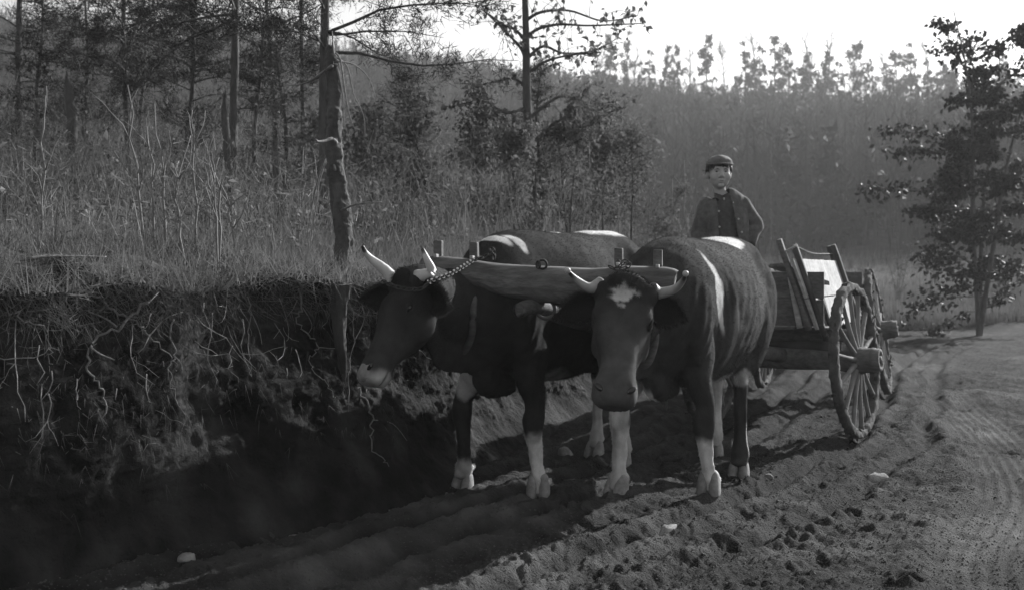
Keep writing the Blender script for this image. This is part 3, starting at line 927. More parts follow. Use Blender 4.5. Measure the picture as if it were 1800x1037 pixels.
def place_ox_far():
    fl, fr = ground(945, 888), ground(812, 858)
    hl, hr = ground(1092, 824), ground(1045, 803)
    fm = (fl + fr) / 2; hm = (hl + hr) / 2
    u = (fm - hm).normalized()
    org = fm - u * .66
    P = dict(trunk=[(a, b, c + .035, w * .96, h + .005) for a, b, c, w, h in TRUNK], front={'l': fl, 'r': fr}, hind={'l': hl, 'r': hr}, tone=tone_far, nose_tone=.28,
             poll=tuple(px(710, 490, 4.90)), muzzle=tuple(px(632, 655, 4.70)), face_normal=(-.75, -.45, .35), nape=(1.08, -.05, 1.05),
             horns={'r': [px(676, 474, 4.98), px(656, 458, 4.98), px(644, 446, 4.96), px(637, 432, 4.93)], 'l': [px(758, 478, 4.79), px(750, 455, 4.77), px(742, 436, 4.77)]},
             ears={'r': (tuple(px(636, 512, 5.14)), (-.8, -.6, -.1), .06), 'l': (tuple(px(790, 530, 4.74)), (-.5, -.9, -.35), .075)},
             toe={'frontr': .1, 'frontl': .45})
    P['horn_tone'] = [.25, .5, .55, .5, .05, .03]
    return make_ox('yoked_ox', 'dark ox with a pale muzzle and a chain round its horns, head turned aside', org, u, P), P

OX_NEAR, PN = place_ox_near()
OX_FAR, PF = place_ox_far()
# ------------------------------------------------------------------ yoke
YL, YR = px(802, 476, 5.50), px(1122, 492, 5.26)
yv = (YR - YL); YLEN = yv.length; yd = yv.normalized()
ydh = Vector((yd.x, yd.y, 0)).normalized(); yn = Vector((ydh.y, -ydh.x, 0))      # yn: towards the camera
def Y(t, up=0, out=0):
    """t metres along the yoke from its middle"""
    c = (YL + YR) / 2
    return c + yd * t + Vector((0, 0, up)) + yn * out
yoke = thing('ox_yoke', 'heavy wooden neck yoke lying across both oxen with square bow tops standing up', 'yoke', tuple(Y(0)))
def rel(p, o): return tuple(Vector(p) - o.location)
hl_ = YLEN / 2
keys = []
for t, zc, hh, ww in [(-.665, .012, .03, .035), (-.655, .012, .052, .055), (-.60, .010, .062, .062), (-.50, .012, .058, .065), (-.42, .0, .066, .068), (-.30, -.022, .074, .07), (-.15, -.040, .087, .072), (0, -.047, .094, .074),
                      (.15, -.04, .087, .072), (.30, -.022, .074, .07), (.42, .0, .066, .068), (.50, .012, .058, .065), (.60, .010, .062, .062), (.648, .008, .056, .058), (.660, .006, .048, .050)]:
    p = Vector(rel(Y(t, zc + .0), yoke)); keys.append((p.x, p.y, p.z, ww, hh))
v, f = loft(keys, tuple(yn), 72, 14, 2.7)
al_ = v @ np.array(yd); gr_ = np.column_stack([al_ * 2.2, v[:, 1] * 30, v[:, 2] * 38])
v = v + (.003 * fbm(v * 14, 3, 81) - .005 * np.clip(1 - 5 * np.abs(vnoise(gr_, 83)), 0, 1))[:, None] * np.array([0, 1, .6])
mb = MB(); mb.add(v, f); mb.build('beam', M['yokewood'], yoke)
basis = np.column_stack([np.array(yd), np.array(yn), [0, 0, 1]])
for cx_, bw_, bo in ((-hl_, 1.15, .07), (hl_, .92, 0)):
    a = .098
    pts = [Y(cx_ - a, .10), Y(cx_ - a, -.05), Y(cx_ - a * bw_, -.2, bo), Y(cx_ - a * bw_ * .9, -.32, bo * .8), Y(cx_ - a * .5, -.41), Y(cx_, -.43), Y(cx_ + a * .5, -.41), Y(cx_ + a * bw_ * .9, -.32, bo * .8), Y(cx_ + a * bw_, -.2, bo), Y(cx_ + a, -.05), Y(cx_ + a, .10)]
    v, f = tube([rel(p, yoke) for p in pts], .019, 12, 5)
    mb = MB(); mb.add(v, f); bow = mb.build('bow', M['oldwood'], yoke)
    for s in (-1, 1):
        mb = MB(); mb.box(rel(Y(cx_ + s * a, .112), yoke), (.043, .04, .085), basis, .002)
        mb.build('bow_top', M['oldwood'], bow, False, .005)
        mb = MB(); mb.box(rel(Y(cx_ + s * a + .004, .073, .035), yoke), (.016, .07, .018), basis, .001); mb.build('bow_pin', M['palewood'], bow, False, .003)
# iron staple and ring in the middle
def ring(c, r, rr, ax1, ax2, n=18, m=8, sx=1.0):
    c, ax1, ax2 = Vector(c), Vector(ax1).normalized(), Vector(ax2).normalized()
    ax3 = ax1.cross(ax2)
    v, f = [], []
    for i in range(n):
        a = i / n * 2 * math.pi
        rad = ax1 * math.cos(a) * sx + ax2 * math.sin(a)
        for j in range(m):
            b = j / m * 2 * math.pi
            v.append(c + rad * r + (rad.normalized() * math.cos(b) + ax3 * math.sin(b)) * rr)
    for i in range(n):
        for j in range(m):
            f.append((i * m + j, i * m + (j + 1) % m, ((i + 1) % n) * m + (j + 1) % m, ((i + 1) % n) * m + j))
    return np.array([tuple(q) for q in v]), f
v, f = ring(rel(Y(.0, .055, .06), yoke), .022, .006, yd, (0, 0, 1)); mb = MB(); mb.add(v, f)
v, f = ring(rel(Y(-.02, .052, .068), yoke), .018, .006, yd + yn, (0, 0, 1)); mb.add(v, f)
mb.build('staple', M['chain'], yoke)
v, f = ring(rel(Y(-.0, -.17, 0.0), yoke), .05, .010, yd, (0, 0, 1)); mb = MB(); mb.add(v, f); mb.build('pole_ring', M['iron'], yoke)

# ------------------------------------------------------------------ chains: every link an object, the mesh shared
def link_mesh(l=.0195, w=.0095, r=.0030):
    v, f = [], []
    n, m = 14, 6
    for i in range(n):
        a = i / n * 2 * math.pi
        x = l * np.sign(math.cos(a)) * abs(math.cos(a)) ** .7; y = w * math.sin(a)
        rx, ry = math.cos(a), math.sin(a)
        for j in range(m):
            b = j / m * 2 * math.pi
            v.append((x + rx * r * math.cos(b), y + ry * r * math.cos(b), r * math.sin(b)))
    for i in range(n):
        for j in range(m):
            f.append((i * m + j, i * m + (j + 1) % m, ((i + 1) % n) * m + (j + 1) % m, ((i + 1) % n) * m + j))
    return mesh('chain_link', v, f, M['chain'])
LINK = link_mesh()
def chain(name, label, pts, group=None, step=.030):
    P = resample([tuple(p) for p in pts], 24)
    d = np.r_[0, np.cumsum(np.linalg.norm(np.diff(P, axis=0), axis=1))]
    root = thing(name, label, 'chain', tuple(P[0]), group)
    n = int(d[-1] / step)
    for i in range(n):
        u = (i + .5) * step
        p = Vector([np.interp(u, d, P[:, k]) for k in range(3)]); q = Vector([np.interp(u + .004, d, P[:, k]) for k in range(3)])
        o = link('chain_link', LINK, root)
        t = (q - p).normalized()
        o.rotation_mode = 'QUATERNION'
        from mathutils import Quaternion
        o.rotation_quaternion = t.to_track_quat('X', 'Z') @ Quaternion((1, 0, 0), math.radians(40 + 90 * (i % 2)))
        o.location = p - root.location
    return root
chain('chain', 'steel chain across the forehead and up from the horn to the yoke', [px(672, 494, 4.82), px(690, 502, 4.74), px(715, 508, 4.70), px(738, 508, 4.66), px(753, 498, 4.68), px(757, 494, 4.72), px(790, 482, 4.95),
      px(812, 470, 5.15), px(833, 457, 5.36), px(850, 452, 5.44), px(866, 442, 5.44), px(862, 437, 5.46), px(868, 448, 5.42), px(868, 458, 5.40)])
chain('chain', 'short chain looped round the bow top above the star on the forehead', [Y(hl_ - .098, .09, .04), Y(hl_ - .08, .07, .066), Y(hl_ - .055, .088, .05), Y(hl_ - .04, .07, .066), Y(hl_ - .06, .055, .078), Y(hl_ - .10, .05, .08), Y(hl_ - .13, .06, .075), Y(hl_ - .12, .075, .06)])

# ------------------------------------------------------------------ wagon
WF = ground(1515, 768); WR = ground(1562, 690)
wh = Vector((WF.x - WR.x, WF.y - WR.y, 0)).normalized()              # heading, towards the camera
wl = Vector((-wh.y, wh.x, 0))                                         # wagon's left = away from the bank
if wl.x < 0: wl = -wl
wagon = thing('farm_wagon', 'small four wheeled farm wagon with muddy spoked wheels and a patched plank box', 'wagon', (WF.x, WF.y, 0))
def W(p): return Vector(p) - wagon.location

def wheel(name, hub, plane_dir, rad, lean, nsp, label=None, seed=1):
    """spoked wheel; plane_dir is the rolling direction; lean tips the top inwards"""
    rs = np.random.RandomState(seed)
    fwd = Vector(plane_dir).normalized()
    ax = Vector((-fwd.y, fwd.x, 0));  ax = ax if ax.x > 0 else -ax    # axle, outwards to the road side
    sgn = 1
    up = Vector((0, 0, 1))
    up = (up * math.cos(lean) - ax * math.sin(lean)).normalized(); ax = fwd.cross(up) if (fwd.cross(up)).x > 0 else -fwd.cross(up)
    w = bpy.data.objects.new(name, None); COL.objects.link(w); w.parent = wagon; w.location = W(hub)
    if label: w['label'] = label
    B = np.column_stack([np.array(fwd), np.array(ax), np.array(up)])
    # felloe and iron tyre caked in mud
    n, m = 150, 16
    v, f = [], []
    for i in range(n):
        a = i / n * 2 * math.pi
        for j in range(m):
            b = j / m * 2 * math.pi
            rr = math.copysign(abs(math.cos(b)) ** .6, math.cos(b)) * .034; yy = math.copysign(abs(math.sin(b)) ** .6, math.sin(b)) * .030
            v.append((math.cos(a) * (rad - .034 + rr), yy, math.sin(a) * (rad - .034 + rr)))
    v = np.array(v)
    out = np.hypot(v[:, 0], v[:, 2]) - (rad - .034)
    c = np.column_stack([v[:, 0] / np.hypot(v[:, 0], v[:, 2]), 0 * v[:, 0], v[:, 2] / np.hypot(v[:, 0], v[:, 2])])
    nd = fbm(v * 16 + seed, 3, 90); nd2 = fbm(v * 40 + seed, 2, 91)
    v = v + c * (np.sign(out) * (.008 * nd + .006 * nd2) )[:, None] + np.outer(np.sign(v[:, 1]) * (.012 * np.abs(nd) + .006 * nd2), [0, 1, 0])
    for i in range(n):
        for j in range(m):
            f.append((i * m + j, i * m + (j + 1) % m, ((i + 1) % n) * m + (j + 1) % m, ((i + 1) % n) * m + j))
    me = mesh('wheel_rim', v @ B.T, f, M['mud']); link('wheel_rim', me, w)
    # mud pats thrown along the rim
    mb = MB()
    for k in range(70):
        a = rs.rand() * 2 * math.pi; rr = rad - .034 + rs.choice([-1, 1]) * .03; y = rs.uniform(-.03, .03)
        vv, ff = ellipsoid((math.cos(a) * rr, y + rs.choice([-1, 1]) * .015, math.sin(a) * rr), rs.uniform(.008, .02, 3), None, 8)
        vv = vv + .004 * rs.normal(0, 1, vv.shape); mb.add(vv @ B.T, ff)
    o = mb.build('mud', M['mud'], w); o['kind'] = 'stuff'
    # hub: barrel with bands and a hollow nose
    prof = [(-.14, .055), (-.13, .07), (-.09, .078), (-.06, .088), (-.02, .1), (.02, .105), (.06, .098), (.07, .094), (.085, .092), (.12, .088), (.125, .092), (.15, .091), (.155, .086), (.185, .082), (.187, .058), (.17, .052), (.168, .03), (.19, .028), (.195, .001)]
    v, f = [], []; m = 28
    for (y, r) in prof:
        for j in range(m):
            b = j / m * 2 * math.pi; v.append((math.cos(b) * r, y, math.sin(b) * r))
    for i in range(len(prof) - 1):
        for j in range(m): f.append((i * m + j, (i + 1) * m + j, (i + 1) * m + (j + 1) % m, i * m + (j + 1) % m))
    v = np.array(v); v = v + (.0015 * fbm(v * 40, 2, 92))[:, None]
    o = link('hub', mesh('hub', v @ B.T, f, M['oldwood'], True), w)
    for k in range(nsp):
        a = (k + .35) / nsp * 2 * math.pi
        c_, s_ = math.cos(a), math.sin(a)
        keys = []
        for r_, t_ in ((.085, .026), (.14, .022), (.25, .0165), (rad - .15, .016), (rad - .055, .019)):
            keys.append((c_ * r_, .02 - .02 * (r_ / rad), s_ * r_, .8 * t_, t_))
        v, f = loft(keys, (-s_, 0, c_), 10, 2, 2.3)
        link('spoke', mesh('spoke', v @ B.T, f, M['palebark']), w)
    return ax, up

RF, RR_ = .575, .635
fw_dir = Vector((-math.sin(math.radians(33)), -math.cos(math.radians(33)), 0))
hubF = Vector((WF.x - .045, WF.y + .0, RF - .01))
hubR = Vector((WR.x - .10, WR.y, RR_ - .01))
axF, _ = wheel('wheel', hubF, fw_dir, RF, math.radians(4.5), 14, 'muddy front wheel nearest the camera', 1)
axR, _ = wheel('wheel', hubR, wh, RR_, math.radians(9), 14, 'muddy rear wheel on the road side', 2)
TRK = 1.12
hubF2 = hubF - Vector((axF.x, axF.y, 0)).normalized() * TRK
hubR2 = hubR - wl * TRK
wheel('wheel', hubF2, fw_dir, RF, math.radians(-2), 14, 'front wheel hidden behind the oxen', 3)
wheel('wheel', hubR2, wh, RR_, math.radians(-3), 14, 'rear wheel on the bank side', 4)

def beam(name, pts, a, b, mat, up=(0, 0, 1), parent=wagon, ex=4.0, wob=.003):
    """squared timber through points, half width a across and half height b"""
    P = [W(p) for p in pts]
    d = P[-1] - P[0]; side = Vector(up).cross(d)
    a_ = a if hasattr(a, '__len__') else [a] * len(P); b_ = b if hasattr(b, '__len__') else [b] * len(P)
    v, f = loft([(p.x, p.y, p.z, aa, bb) for p, aa, bb in zip(P, a_, b_)], tuple(side), 16, 5, ex)
    v = v + wob * fbm(v * 9, 3, 95)[:, None] * np.array([.6, .6, 1])
    mb = MB(); mb.add(v, f); return mb.build(name, mat, parent)
def plank(name, c0, c1, up, th, mat, parent=wagon, jag=0, seed=0, cut=None, nseg=14):
    """board from c0 to c1 (bottom edge), rising by vector up, thickness th; jag = ragged lower edge"""
    rs = np.random.RandomState(seed)
    c0, c1, up = Vector(c0), Vector(c1), Vector(up)
    nrm = (c1 - c0).cross(up).normalized() * (th / 2)
    v, f = [], []
    for i in range(nseg + 1):
        t = i / nseg
        lo = c0.lerp(c1, t) + up * (jag * rs.rand() if jag else .01 * rs.rand())
        hi = c0.lerp(c1, t) + up * (1 - .012 * rs.rand())
        if cut: lo = lo + up * cut(t)
        for q in (lo - nrm, lo + nrm, hi + nrm, hi - nrm): v.append(tuple(W(q)))
    for i in range(nseg):
        o = i * 4
        for k in range(4): f.append((o + k, o + (k + 1) % 4, o + 4 + (k + 1) % 4, o + 4 + k))
    f.append((3, 2, 1, 0)); e = nseg * 4; f.append((e, e + 1, e + 2, e + 3))
    mb = MB(); mb.add(v, f); return mb.build(name, mat, parent, False, .003)

# axles, bolsters, reach
a2 = Vector((axF.x, axF.y, 0)).normalized()
beam('axle', [hubF - a2 * .10, hubF - a2 * .16, hubF - a2 * .40, hubF - a2 * .8, hubF2 + a2 * .10], [.045, .062, .07, .07, .05], [.045, .072, .085, .085, .05], M['oldwood'], ex=3)
v, f = ring(W(hubF - a2 * .155), .074, .014, wh, (0, 0, 1)); mb = MB(); mb.add(v, f); mb.build('axle_collar', M['iron'], wagon)
beam('axle', [hubR - wl * .10, hubR - wl * .3, hubR2 + wl * .1], [.06, .07, .06], [.06, .08, .06], M['darkwood'])
BF, BH = .80, .40                                                     # box floor height and side height
C0 = (hubF + hubF2) / 2; C0 = Vector((C0.x, C0.y, 0)) + wl * .02
C1 = (hubR + hubR2) / 2; C1 = Vector((C1.x, C1.y, 0))
beam('bolster', [C0 + wl * .50 + Vector((0, 0, .745)), C0 - wl * .55 + Vector((0, 0, .735))], .06, .05, M['oldwood'])
beam('bolster', [C0 + a2 * .42 + Vector((0, 0, .665)), C0 - a2 * .46 + Vector((0, 0, .665))], .055, .035, M['darkwood'])
beam('bolster', [C1 + wl * .50 + Vector((0, 0, .745)), C1 - wl * .50 + Vector((0, 0, .745))], .06, .05, M['darkwood'])
beam('reach_pole', [C0 + Vector((0, 0, .60)), C1 + Vector((0, 0, .62))], .04, .05, M['darkwood'])
PE = px(914, 545, 5.30)                                              # pole tip under the yoke
# wagon tongue
tp = [C0 + Vector((0, 0, .58)), C0.lerp(Vector((PE.x, PE.y, 0)), .4) + Vector((0, 0, .74)), C0.lerp(Vector((PE.x, PE.y, 0)), .8) + Vector((0, 0, .92)), PE + Vector((.10, .12, .01)), PE, PE - Vector((.0, .006, .0))]
beam('tongue', tp, [.055, .048, .042, .040, .038, .030], [.055, .048, .042, .040, .038, .030], M['oldwood'], ex=2.1)

# box
HB = .53                                                             # half width of the box
BX = wl * -.15
fr_c = Vector((C0.x, C0.y, 0)) + BX + wh * .22; bk_c = Vector((C1.x, C1.y, 0)) + BX - wh * .25
zb = Vector((0, 0, BF))
lean_out = .30                                                       # the side boards lean in towards the box
for k in range(4):
    s0 = -HB + k * HB / 2
    plank('floor_board', fr_c + wl * s0 + zb, bk_c + wl * s0 + zb, wl * (HB / 2 - .008), .022, M['oldwood'], seed=k)
for k in range(2):                                                   # front boards
    z0 = BF + .02 + k * .205
    plank('front_board', fr_c - wl * HB + Vector((0, 0, z0)), fr_c + wl * (HB - .06) + Vector((0, 0, z0)), Vector((0, 0, .196)), .024, M['oldwood'], seed=10 + k)
    plank('tail_board', bk_c - wl * HB + Vector((0, 0, z0)), bk_c + wl * HB + Vector((0, 0, z0)), Vector((0, 0, .196)), .024, M['oldwood'], seed=14 + k)
    plank('side_board', fr_c - wl * (HB + .02) + Vector((0, 0, z0)), bk_c - wl * (HB + .02) + Vector((0, 0, z0)), Vector((0, 0, .196)), .024, M['oldwood'], seed=18 + k)
inn = (Vector((0, 0, 1)) * .965 - wl * .30)                          # up-vector of the leaning side
sb0 = fr_c + wl * (HB - .10) + wh * .04 + Vector((0, 0, BF - .02)); sb9 = bk_c + wl * (HB + .05) + Vector((0, 0, BF - .02)); sb1 = sb0.lerp(sb9, .52) + wl * .09
plank('side_board', sb0.lerp(sb9, .53) - wl * .02, sb9 - wl * .02, inn * .12, .022, M['oldwood'], seed=40)
slant = wh * .16
plank('side_board', sb0, sb1, inn * .25 + slant * .5, .022, M['palewood'], jag=.10, seed=30, cut=lambda t: .45 * (1 if .12 < t < .2 else 0), nseg=40)
plank('side_board', sb0 + inn * .255 + slant * .5, sb1 + inn * .255 + slant * .5, inn * .30 + slant * .5, .022, M['palewood'], seed=31, nseg=30)
for t, l0, l1, w in ((.045, -.06, .66, .028), (.93, .02, .70, .03)):
    b0 = sb0.lerp(sb1, t) + wl * .03; 
    beam('stake', [b0 + inn * l0, b0 + inn * l1 + slant * .9], w, .022, M['darkwood'], up=tuple(wl))
b0 = sb0.lerp(sb1, .22) + wl * .03
beam('stake', [b0 - inn * .02, b0 + inn * .34], .055, .015, M['darkwood'], up=tuple(wl))
b0 = sb0 + wl * -.05 + wh * .03
beam('stake', [b0 + inn * .02, b0 + inn * .70 + slant * .7 - wl * .0], .035, .02, M['oldwood'], up=tuple(wl))
b0 = sb0 - wl * .12 + wh * .05
beam('strut', [b0 + Vector((0, 0, .03)), b0 + Vector((0, 0, .40)) - wl * .07], .022, .012, M['palewood'], up=tuple(wh))
b0 = sb0.lerp(sb1, .96) - wl * .02
beam('stake', [b0 + inn * .1, b0 + inn * .69 + slant * .8], .025, .02, M['darkwood'], up=tuple(wl))
# twine strung between the stakes
t0 = sb0 + inn * .62 + slant * .9; t1 = sb0.lerp(sb1, .93) + inn * .62 + slant * .8
v, f = tube([W(t0 + wl * .02), W(t0.lerp(t1, .15) + Vector((0, 0, .03))), W(t0.lerp(t1, .5) + Vector((0, 0, -.01))), W(t1)], .004, 6, 4); mb = MB(); mb.add(v, f); mb.build('twine', M['palebark'], wagon)
v, f = tube([W(t0 - wl * .05 + Vector((0, 0, -.02))), W(t0 + wl * .05 + Vector((0, 0, .03)))], .008, 6, 1); mb = MB(); mb.add(v, f); mb.build('peg', M['palewood'], wagon)
# a broken board thrown in the box
bb = thing('loose_board', 'loose board lying slanted over the front of the wagon box', 'board', tuple(fr_c + wl * .2 + Vector((0, 0, BF + .2)) - wh * .3))
mb = MB(); p0 = fr_c + wl * .10 - wh * .10 + Vector((0, 0, 1.27)); p1 = fr_c + wl * .40 - wh * .5 + Vector((0, 0, 1.13)); 
d_ = (p1 - p0).normalized(); s_ = d_.cross(Vector((0, 0, 1))).normalized(); u_ = s_.cross(d_)
mb.box(tuple((p0 + p1) / 2 - bb.location), ((p1 - p0).length, .14, .025), np.column_stack([d_, s_, u_]), .006); mb.build('plank', M['oldwood'], bb, False, .003)
# ------------------------------------------------------------------ the boy standing in the wagon box
BO = px(1275, 478, 8.15); BO = Vector((BO.x, BO.y, BF + .022))
boy = thing('person', 'boy in a round cap and open dark jacket standing in the wagon', 'person', tuple(BO))
# local frame: x to the viewer's right, y away from the camera, z up; the eye sits at -y
def bl(keys, side=(1, 0, 0), n=20, k=4, ex=2.1): return loft(keys, side, n, k, ex)
hc = np.array([-.055, -.015, 1.145])                     # head centre
sh = []
# skull, jaw, neck
sh.append(ellipsoid(hc + [0, .012, .035], (.073, .09, .083), None, 24))
sh.append(bl([(*(hc + [0, -.02, .05]), .066, .066), (*(hc + [0, -.024, .0]), .066, .068), (*(hc + [0, -.028, -.045]), .063, .062), (*(hc + [.0, -.036, -.083]), .047, .046), (*(hc + [.0, -.045, -.105]), .018, .022)]))
sh.append(bl([(*(hc + [.004, .02, -.03]), .046, .048), (-.045, .01, 1.06), ][:1] + [(-.048, .008, 1.05, .042, .044), (-.035, .012, 1.0, .05, .05), (-.02, .015, .95, .09, .06)]))
# nose, brow, lips, cheeks, ears
sh.append(bl([(*(hc + [0, -.088, .022]), .008, .008), (*(hc + [0, -.096, .0]), .010, .010), (*(hc + [0, -.103, -.018]), .014, .011), (*(hc + [0, -.094, -.027]), .010, .006)], n=12))
for s in (-1, 1):
    sh.append(ellipsoid(hc + [s * .028, -.079, .034], (.022, .012, .008)))
    sh.append(ellipsoid(hc + [s * .040, -.060, -.022], (.028, .024, .034)))
    sh.append(ellipsoid(hc + [s * .012, -.096, -.024], (.008, .008, .007)))
    sh.append(ellipsoid(hc + [s * .076, .012, -.002], (.012, .018, .03)))
sh.append(ellipsoid(hc + [0, -.088, -.050], (.024, .012, .006)))
sh.append(ellipsoid(hc + [0, -.086, -.061], (.020, .012, .007)))
sh.append(ellipsoid(hc + [0, -.074, -.09], (.02, .016, .016)))
# torso and legs under the clothes
sh.append(bl([(-.02, .015, .97, .10, .065), (-.01, .01, .92, .145, .085), (0, .01, .82, .135, .09), (.005, .01, .70, .115, .08), (.01, .01, .62, .13, .09), (.01, .01, .56, .12, .08)], n=24))
for s in (-1, 1):
    sh.append(bl([(s * .06 + .01, .01, .60, .07, .08), (s * .07 + .01, 0, .42, .06, .065), (s * .075 + .01, -.005, .33, .045, .05), (s * .08 + .01, .01, .2, .042, .05), (s * .08 + .01, .015, .08, .03, .034), (s * .08 + .01, .01, .04, .032, .04)]))
# arms: shoulder, elbow, wrist
ARM = {-1: [(-.138, .01, .905), (-.19, .02, .70), (-.165, -.05, .55)], 1: [(.122, .01, .915), (.232, .04, .76), (.175, -.03, .60)]}
for s, (a, b, c) in ARM.items():
    a, b, c = map(np.array, (a, b, c))
    sh.append(bl([(*(a - (b - a) * .1), .045, .05), (*a, .048, .052), (*(a * .5 + b * .5), .038, .04), (*b, .032, .034), (*(b * .5 + c * .5), .03, .03), (*c, .021, .023)], side=(0, 1, 0), n=16))
    # hand: palm, four curled fingers, thumb from the side of the palm
    d = c - b; d /= np.linalg.norm(d)
    inward = np.array([-s, 0, 0]) * 1.0; inward -= inward @ d * d; inward /= np.linalg.norm(inward)
    acr = np.cross(d, inward) * s; acr = acr if acr[1] < 0 else -acr             # towards the camera: the thumb side
    sh.append(loft([(*(c - d * .01), .02, .017), (*(c + d * .02), .026, .013), (*(c + d * .05), .031, .012), (*(c + d * .066), .027, .009)], tuple(acr), 14, 3))
    for q, (o, le) in enumerate(((.024, .050), (.009, .056), (-.007, .052), (-.021, .042))):
        k0 = c + d * .06 + acr * o
        pts = [k0 - d * .015, k0, k0 + d * le * .45 + inward * .006, k0 + d * le * .7 + inward * le * .38, k0 + d * le * .6 + inward * le * .75]
        sh.append(tube(pts, [.0085, .008, .0075, .007, .0055], 10, 2))
    k0 = c + d * .022 + acr * .02
    sh.append(tube([k0, k0 + acr * .018 + d * .016, k0 + acr * .026 + d * .036 + inward * .008, k0 + acr * .022 + d * .052 + inward * .018], [.011, .010, .009, .006], 10, 2))
me = fuse(sh, .0045, 2, 'boy_body'); v = coords(me)
# eye sockets and the line of the mouth
nn = normals(me)
for s in (-1, 1):
    w = np.exp(-(((v - (hc + [s * .029, -.085, .014])) / [.015, .03, .009]) ** 2).sum(1)); v += np.outer(w * .010, [0, 1, 0])
w = np.exp(-(((v - (hc + [0, -.095, -.0555])) / [.022, .03, .0028]) ** 2).sum(1)); v += np.outer(w * .006, [0, 1, 0])
setco(me, v); me.materials.append(M['skin']); link('body', me, boy)
for s in (-1, 1):
    vv, ff = ellipsoid(hc + [s * .029, -.0745, .0145], (.0085, .007, .0055), None, 12)
    e = link('eye', mesh('eye', vv, ff, M['wet']), boy)
    vv, ff = tube([tuple(hc + [s * (.016 + .03 * t), -.0945 + .012 * t, .030 + .006 * math.sin(t * 3)]) for t in np.linspace(0, 1, 5)], [.0015, .0025, .0025, .002, .001], 8, 2)
    link('eyebrow', mesh('eyebrow', vv, ff, M['hair']), boy)
vv, ff = tube([tuple(hc + [(t - .5) * .042, -.0955 + .018 * (t - .5) ** 2 * 4, -.0555 - .002 * abs(t - .5)]) for t in np.linspace(0, 1, 6)], [.001, .0025, .003, .003, .0025, .001], 8, 2)
link('mouth', mesh('mouth', vv, ff, M['cap']), boy)
# hair: locks over the forehead and round the sides
mb = MB(); rs = np.random.RandomState(4)
for k in range(230):
    a = rs.uniform(-1.0, 1.0) * 2.6
    fr_ = math.cos(a)
    root_ = hc + [math.sin(a) * .076, -fr_ * .086 + .012, .062 + .02 * rs.rand()]
    if fr_ > .5:
        if a < -.9 or a > .62: continue
        ln = .030 + .018 * rs.rand() + .012 * max(0, .4 - abs(a + .05)); sw = rs.uniform(-.004, .010)
    elif fr_ > -.1: ln = .045 + .015 * rs.rand(); sw = 0
    else: ln = .09; sw = 0
    out = np.array([math.sin(a), -fr_, 0])
    p1 = root_ + out * .010 + [sw, 0, -ln * .5]; p2 = root_ + out * .006 + [sw * 2, 0, -ln]
    vv, ff = tube([tuple(root_), tuple(p1), tuple(p2)], [.004, .0035, .001], 5, 1); mb.add(vv, ff)
mb.build('hair', M['hair'], boy)['kind'] = 'stuff'
# cap: soft round crown with a narrow turned-up peak
cap = []
cap.append(ellipsoid(hc + [.004, .012, .082], (.090, .103, .062), None, 28))
cap.append(loft([(*(hc + [.0, .01, .060]), .083, .094), (*(hc + [.0, .01, .082]), .087, .098)], (1, 0, 0), 28, 3))
me = fuse(cap, .005, 5, 'cap'); v = coords(me); n_ = normals(me); v += n_ * (.0028 * fbm(v * 40, 3, 12) + .004 * fbm(v * 14, 2, 13))[:, None]; v[:, 2] += (v[:, 1] - hc[1]) * -.10; setco(me, v)
me.materials.append(M['cap']); capo = link('cap', me, boy)
vv, ff = [], []
for i in range(17):
    a = (i / 16 - .5) * 2.5
    for r_, z_ in ((.098, .066), (.108, .064), (.112, .060), (.106, .054), (.095, .056)):
        vv.append(hc + [math.sin(a) * r_ * .87, -math.cos(a) * r_ * (1 + .06 * math.cos(a)), z_ + .012])
for i in range(16):
    for j in range(5): ff.append((i * 5 + j, i * 5 + (j + 1) % 5, (i + 1) * 5 + (j + 1) % 5, (i + 1) * 5 + j))
ff += [tuple(range(5)), tuple(range(84, 79, -1))]
link('cap_peak', mesh('cap_peak', np.array(vv), ff, M['cap']), capo)

def cloth(name, shells, mat, voxel=.008, sm=3, amp=.006, fr=9, seed=1, cut=None, parent=boy, thick=0, stretch=(1, 1, .6)):
    me = fuse(shells, voxel, sm, name); v = coords(me); n_ = normals(me)
    v = v + n_ * (amp * fbm(v * np.array(stretch) * fr, 3, seed) + amp * .4 * (1 - 2 * np.abs(vnoise(v * fr * 1.8, seed + 5))))[:, None]
    setco(me, v); me.materials.append(mat)
    if cut is not None:
        import bmesh
        bm = bmesh.new(); bm.from_mesh(me)
        kill = [q for q in bm.faces if cut(q.calc_center_median())]
        bmesh.ops.delete(bm, geom=kill, context='FACES'); bm.to_mesh(me); bm.free()
    o = link(name, me, parent)
    if thick:
        m = o.modifiers.new('t', 'SOLIDIFY'); m.thickness = thick; m.offset = 1
    return o
# shirt
cloth('shirt', [bl([(-.035, .012, .995, .062, .052), (-.025, .01, .965, .10, .075), (-.01, .005, .92, .15, .096), (0, 0, .82, .145, .102), (.005, 0, .70, .128, .095), (.01, .0, .62, .13, .098), (.01, 0, .58, .12, .09)], n=28)],
      M['shirt'], amp=.004, seed=3, cut=lambda c: c.z > .985)
# shirt collar points
for s in (-1, 1):
    mb = MB(); c = np.array([-.04 + s * .026, -.062, .985])
    vv = [c + [s * .028, .03, .022], c + [-s * .018, -.010, .002], c + [s * .0, -.022, -.034], c + [s * .036, -.006, -.016]]
    vv = np.array(vv + [q + np.array([0, .006, -.002]) for q in vv]); mb.add(vv, [(0, 1, 2, 3), (7, 6, 5, 4), (0, 4, 5, 1), (1, 5, 6, 2), (2, 6, 7, 3), (3, 7, 4, 0)])
    mb.build('collar', M['shirt'], boy, False)
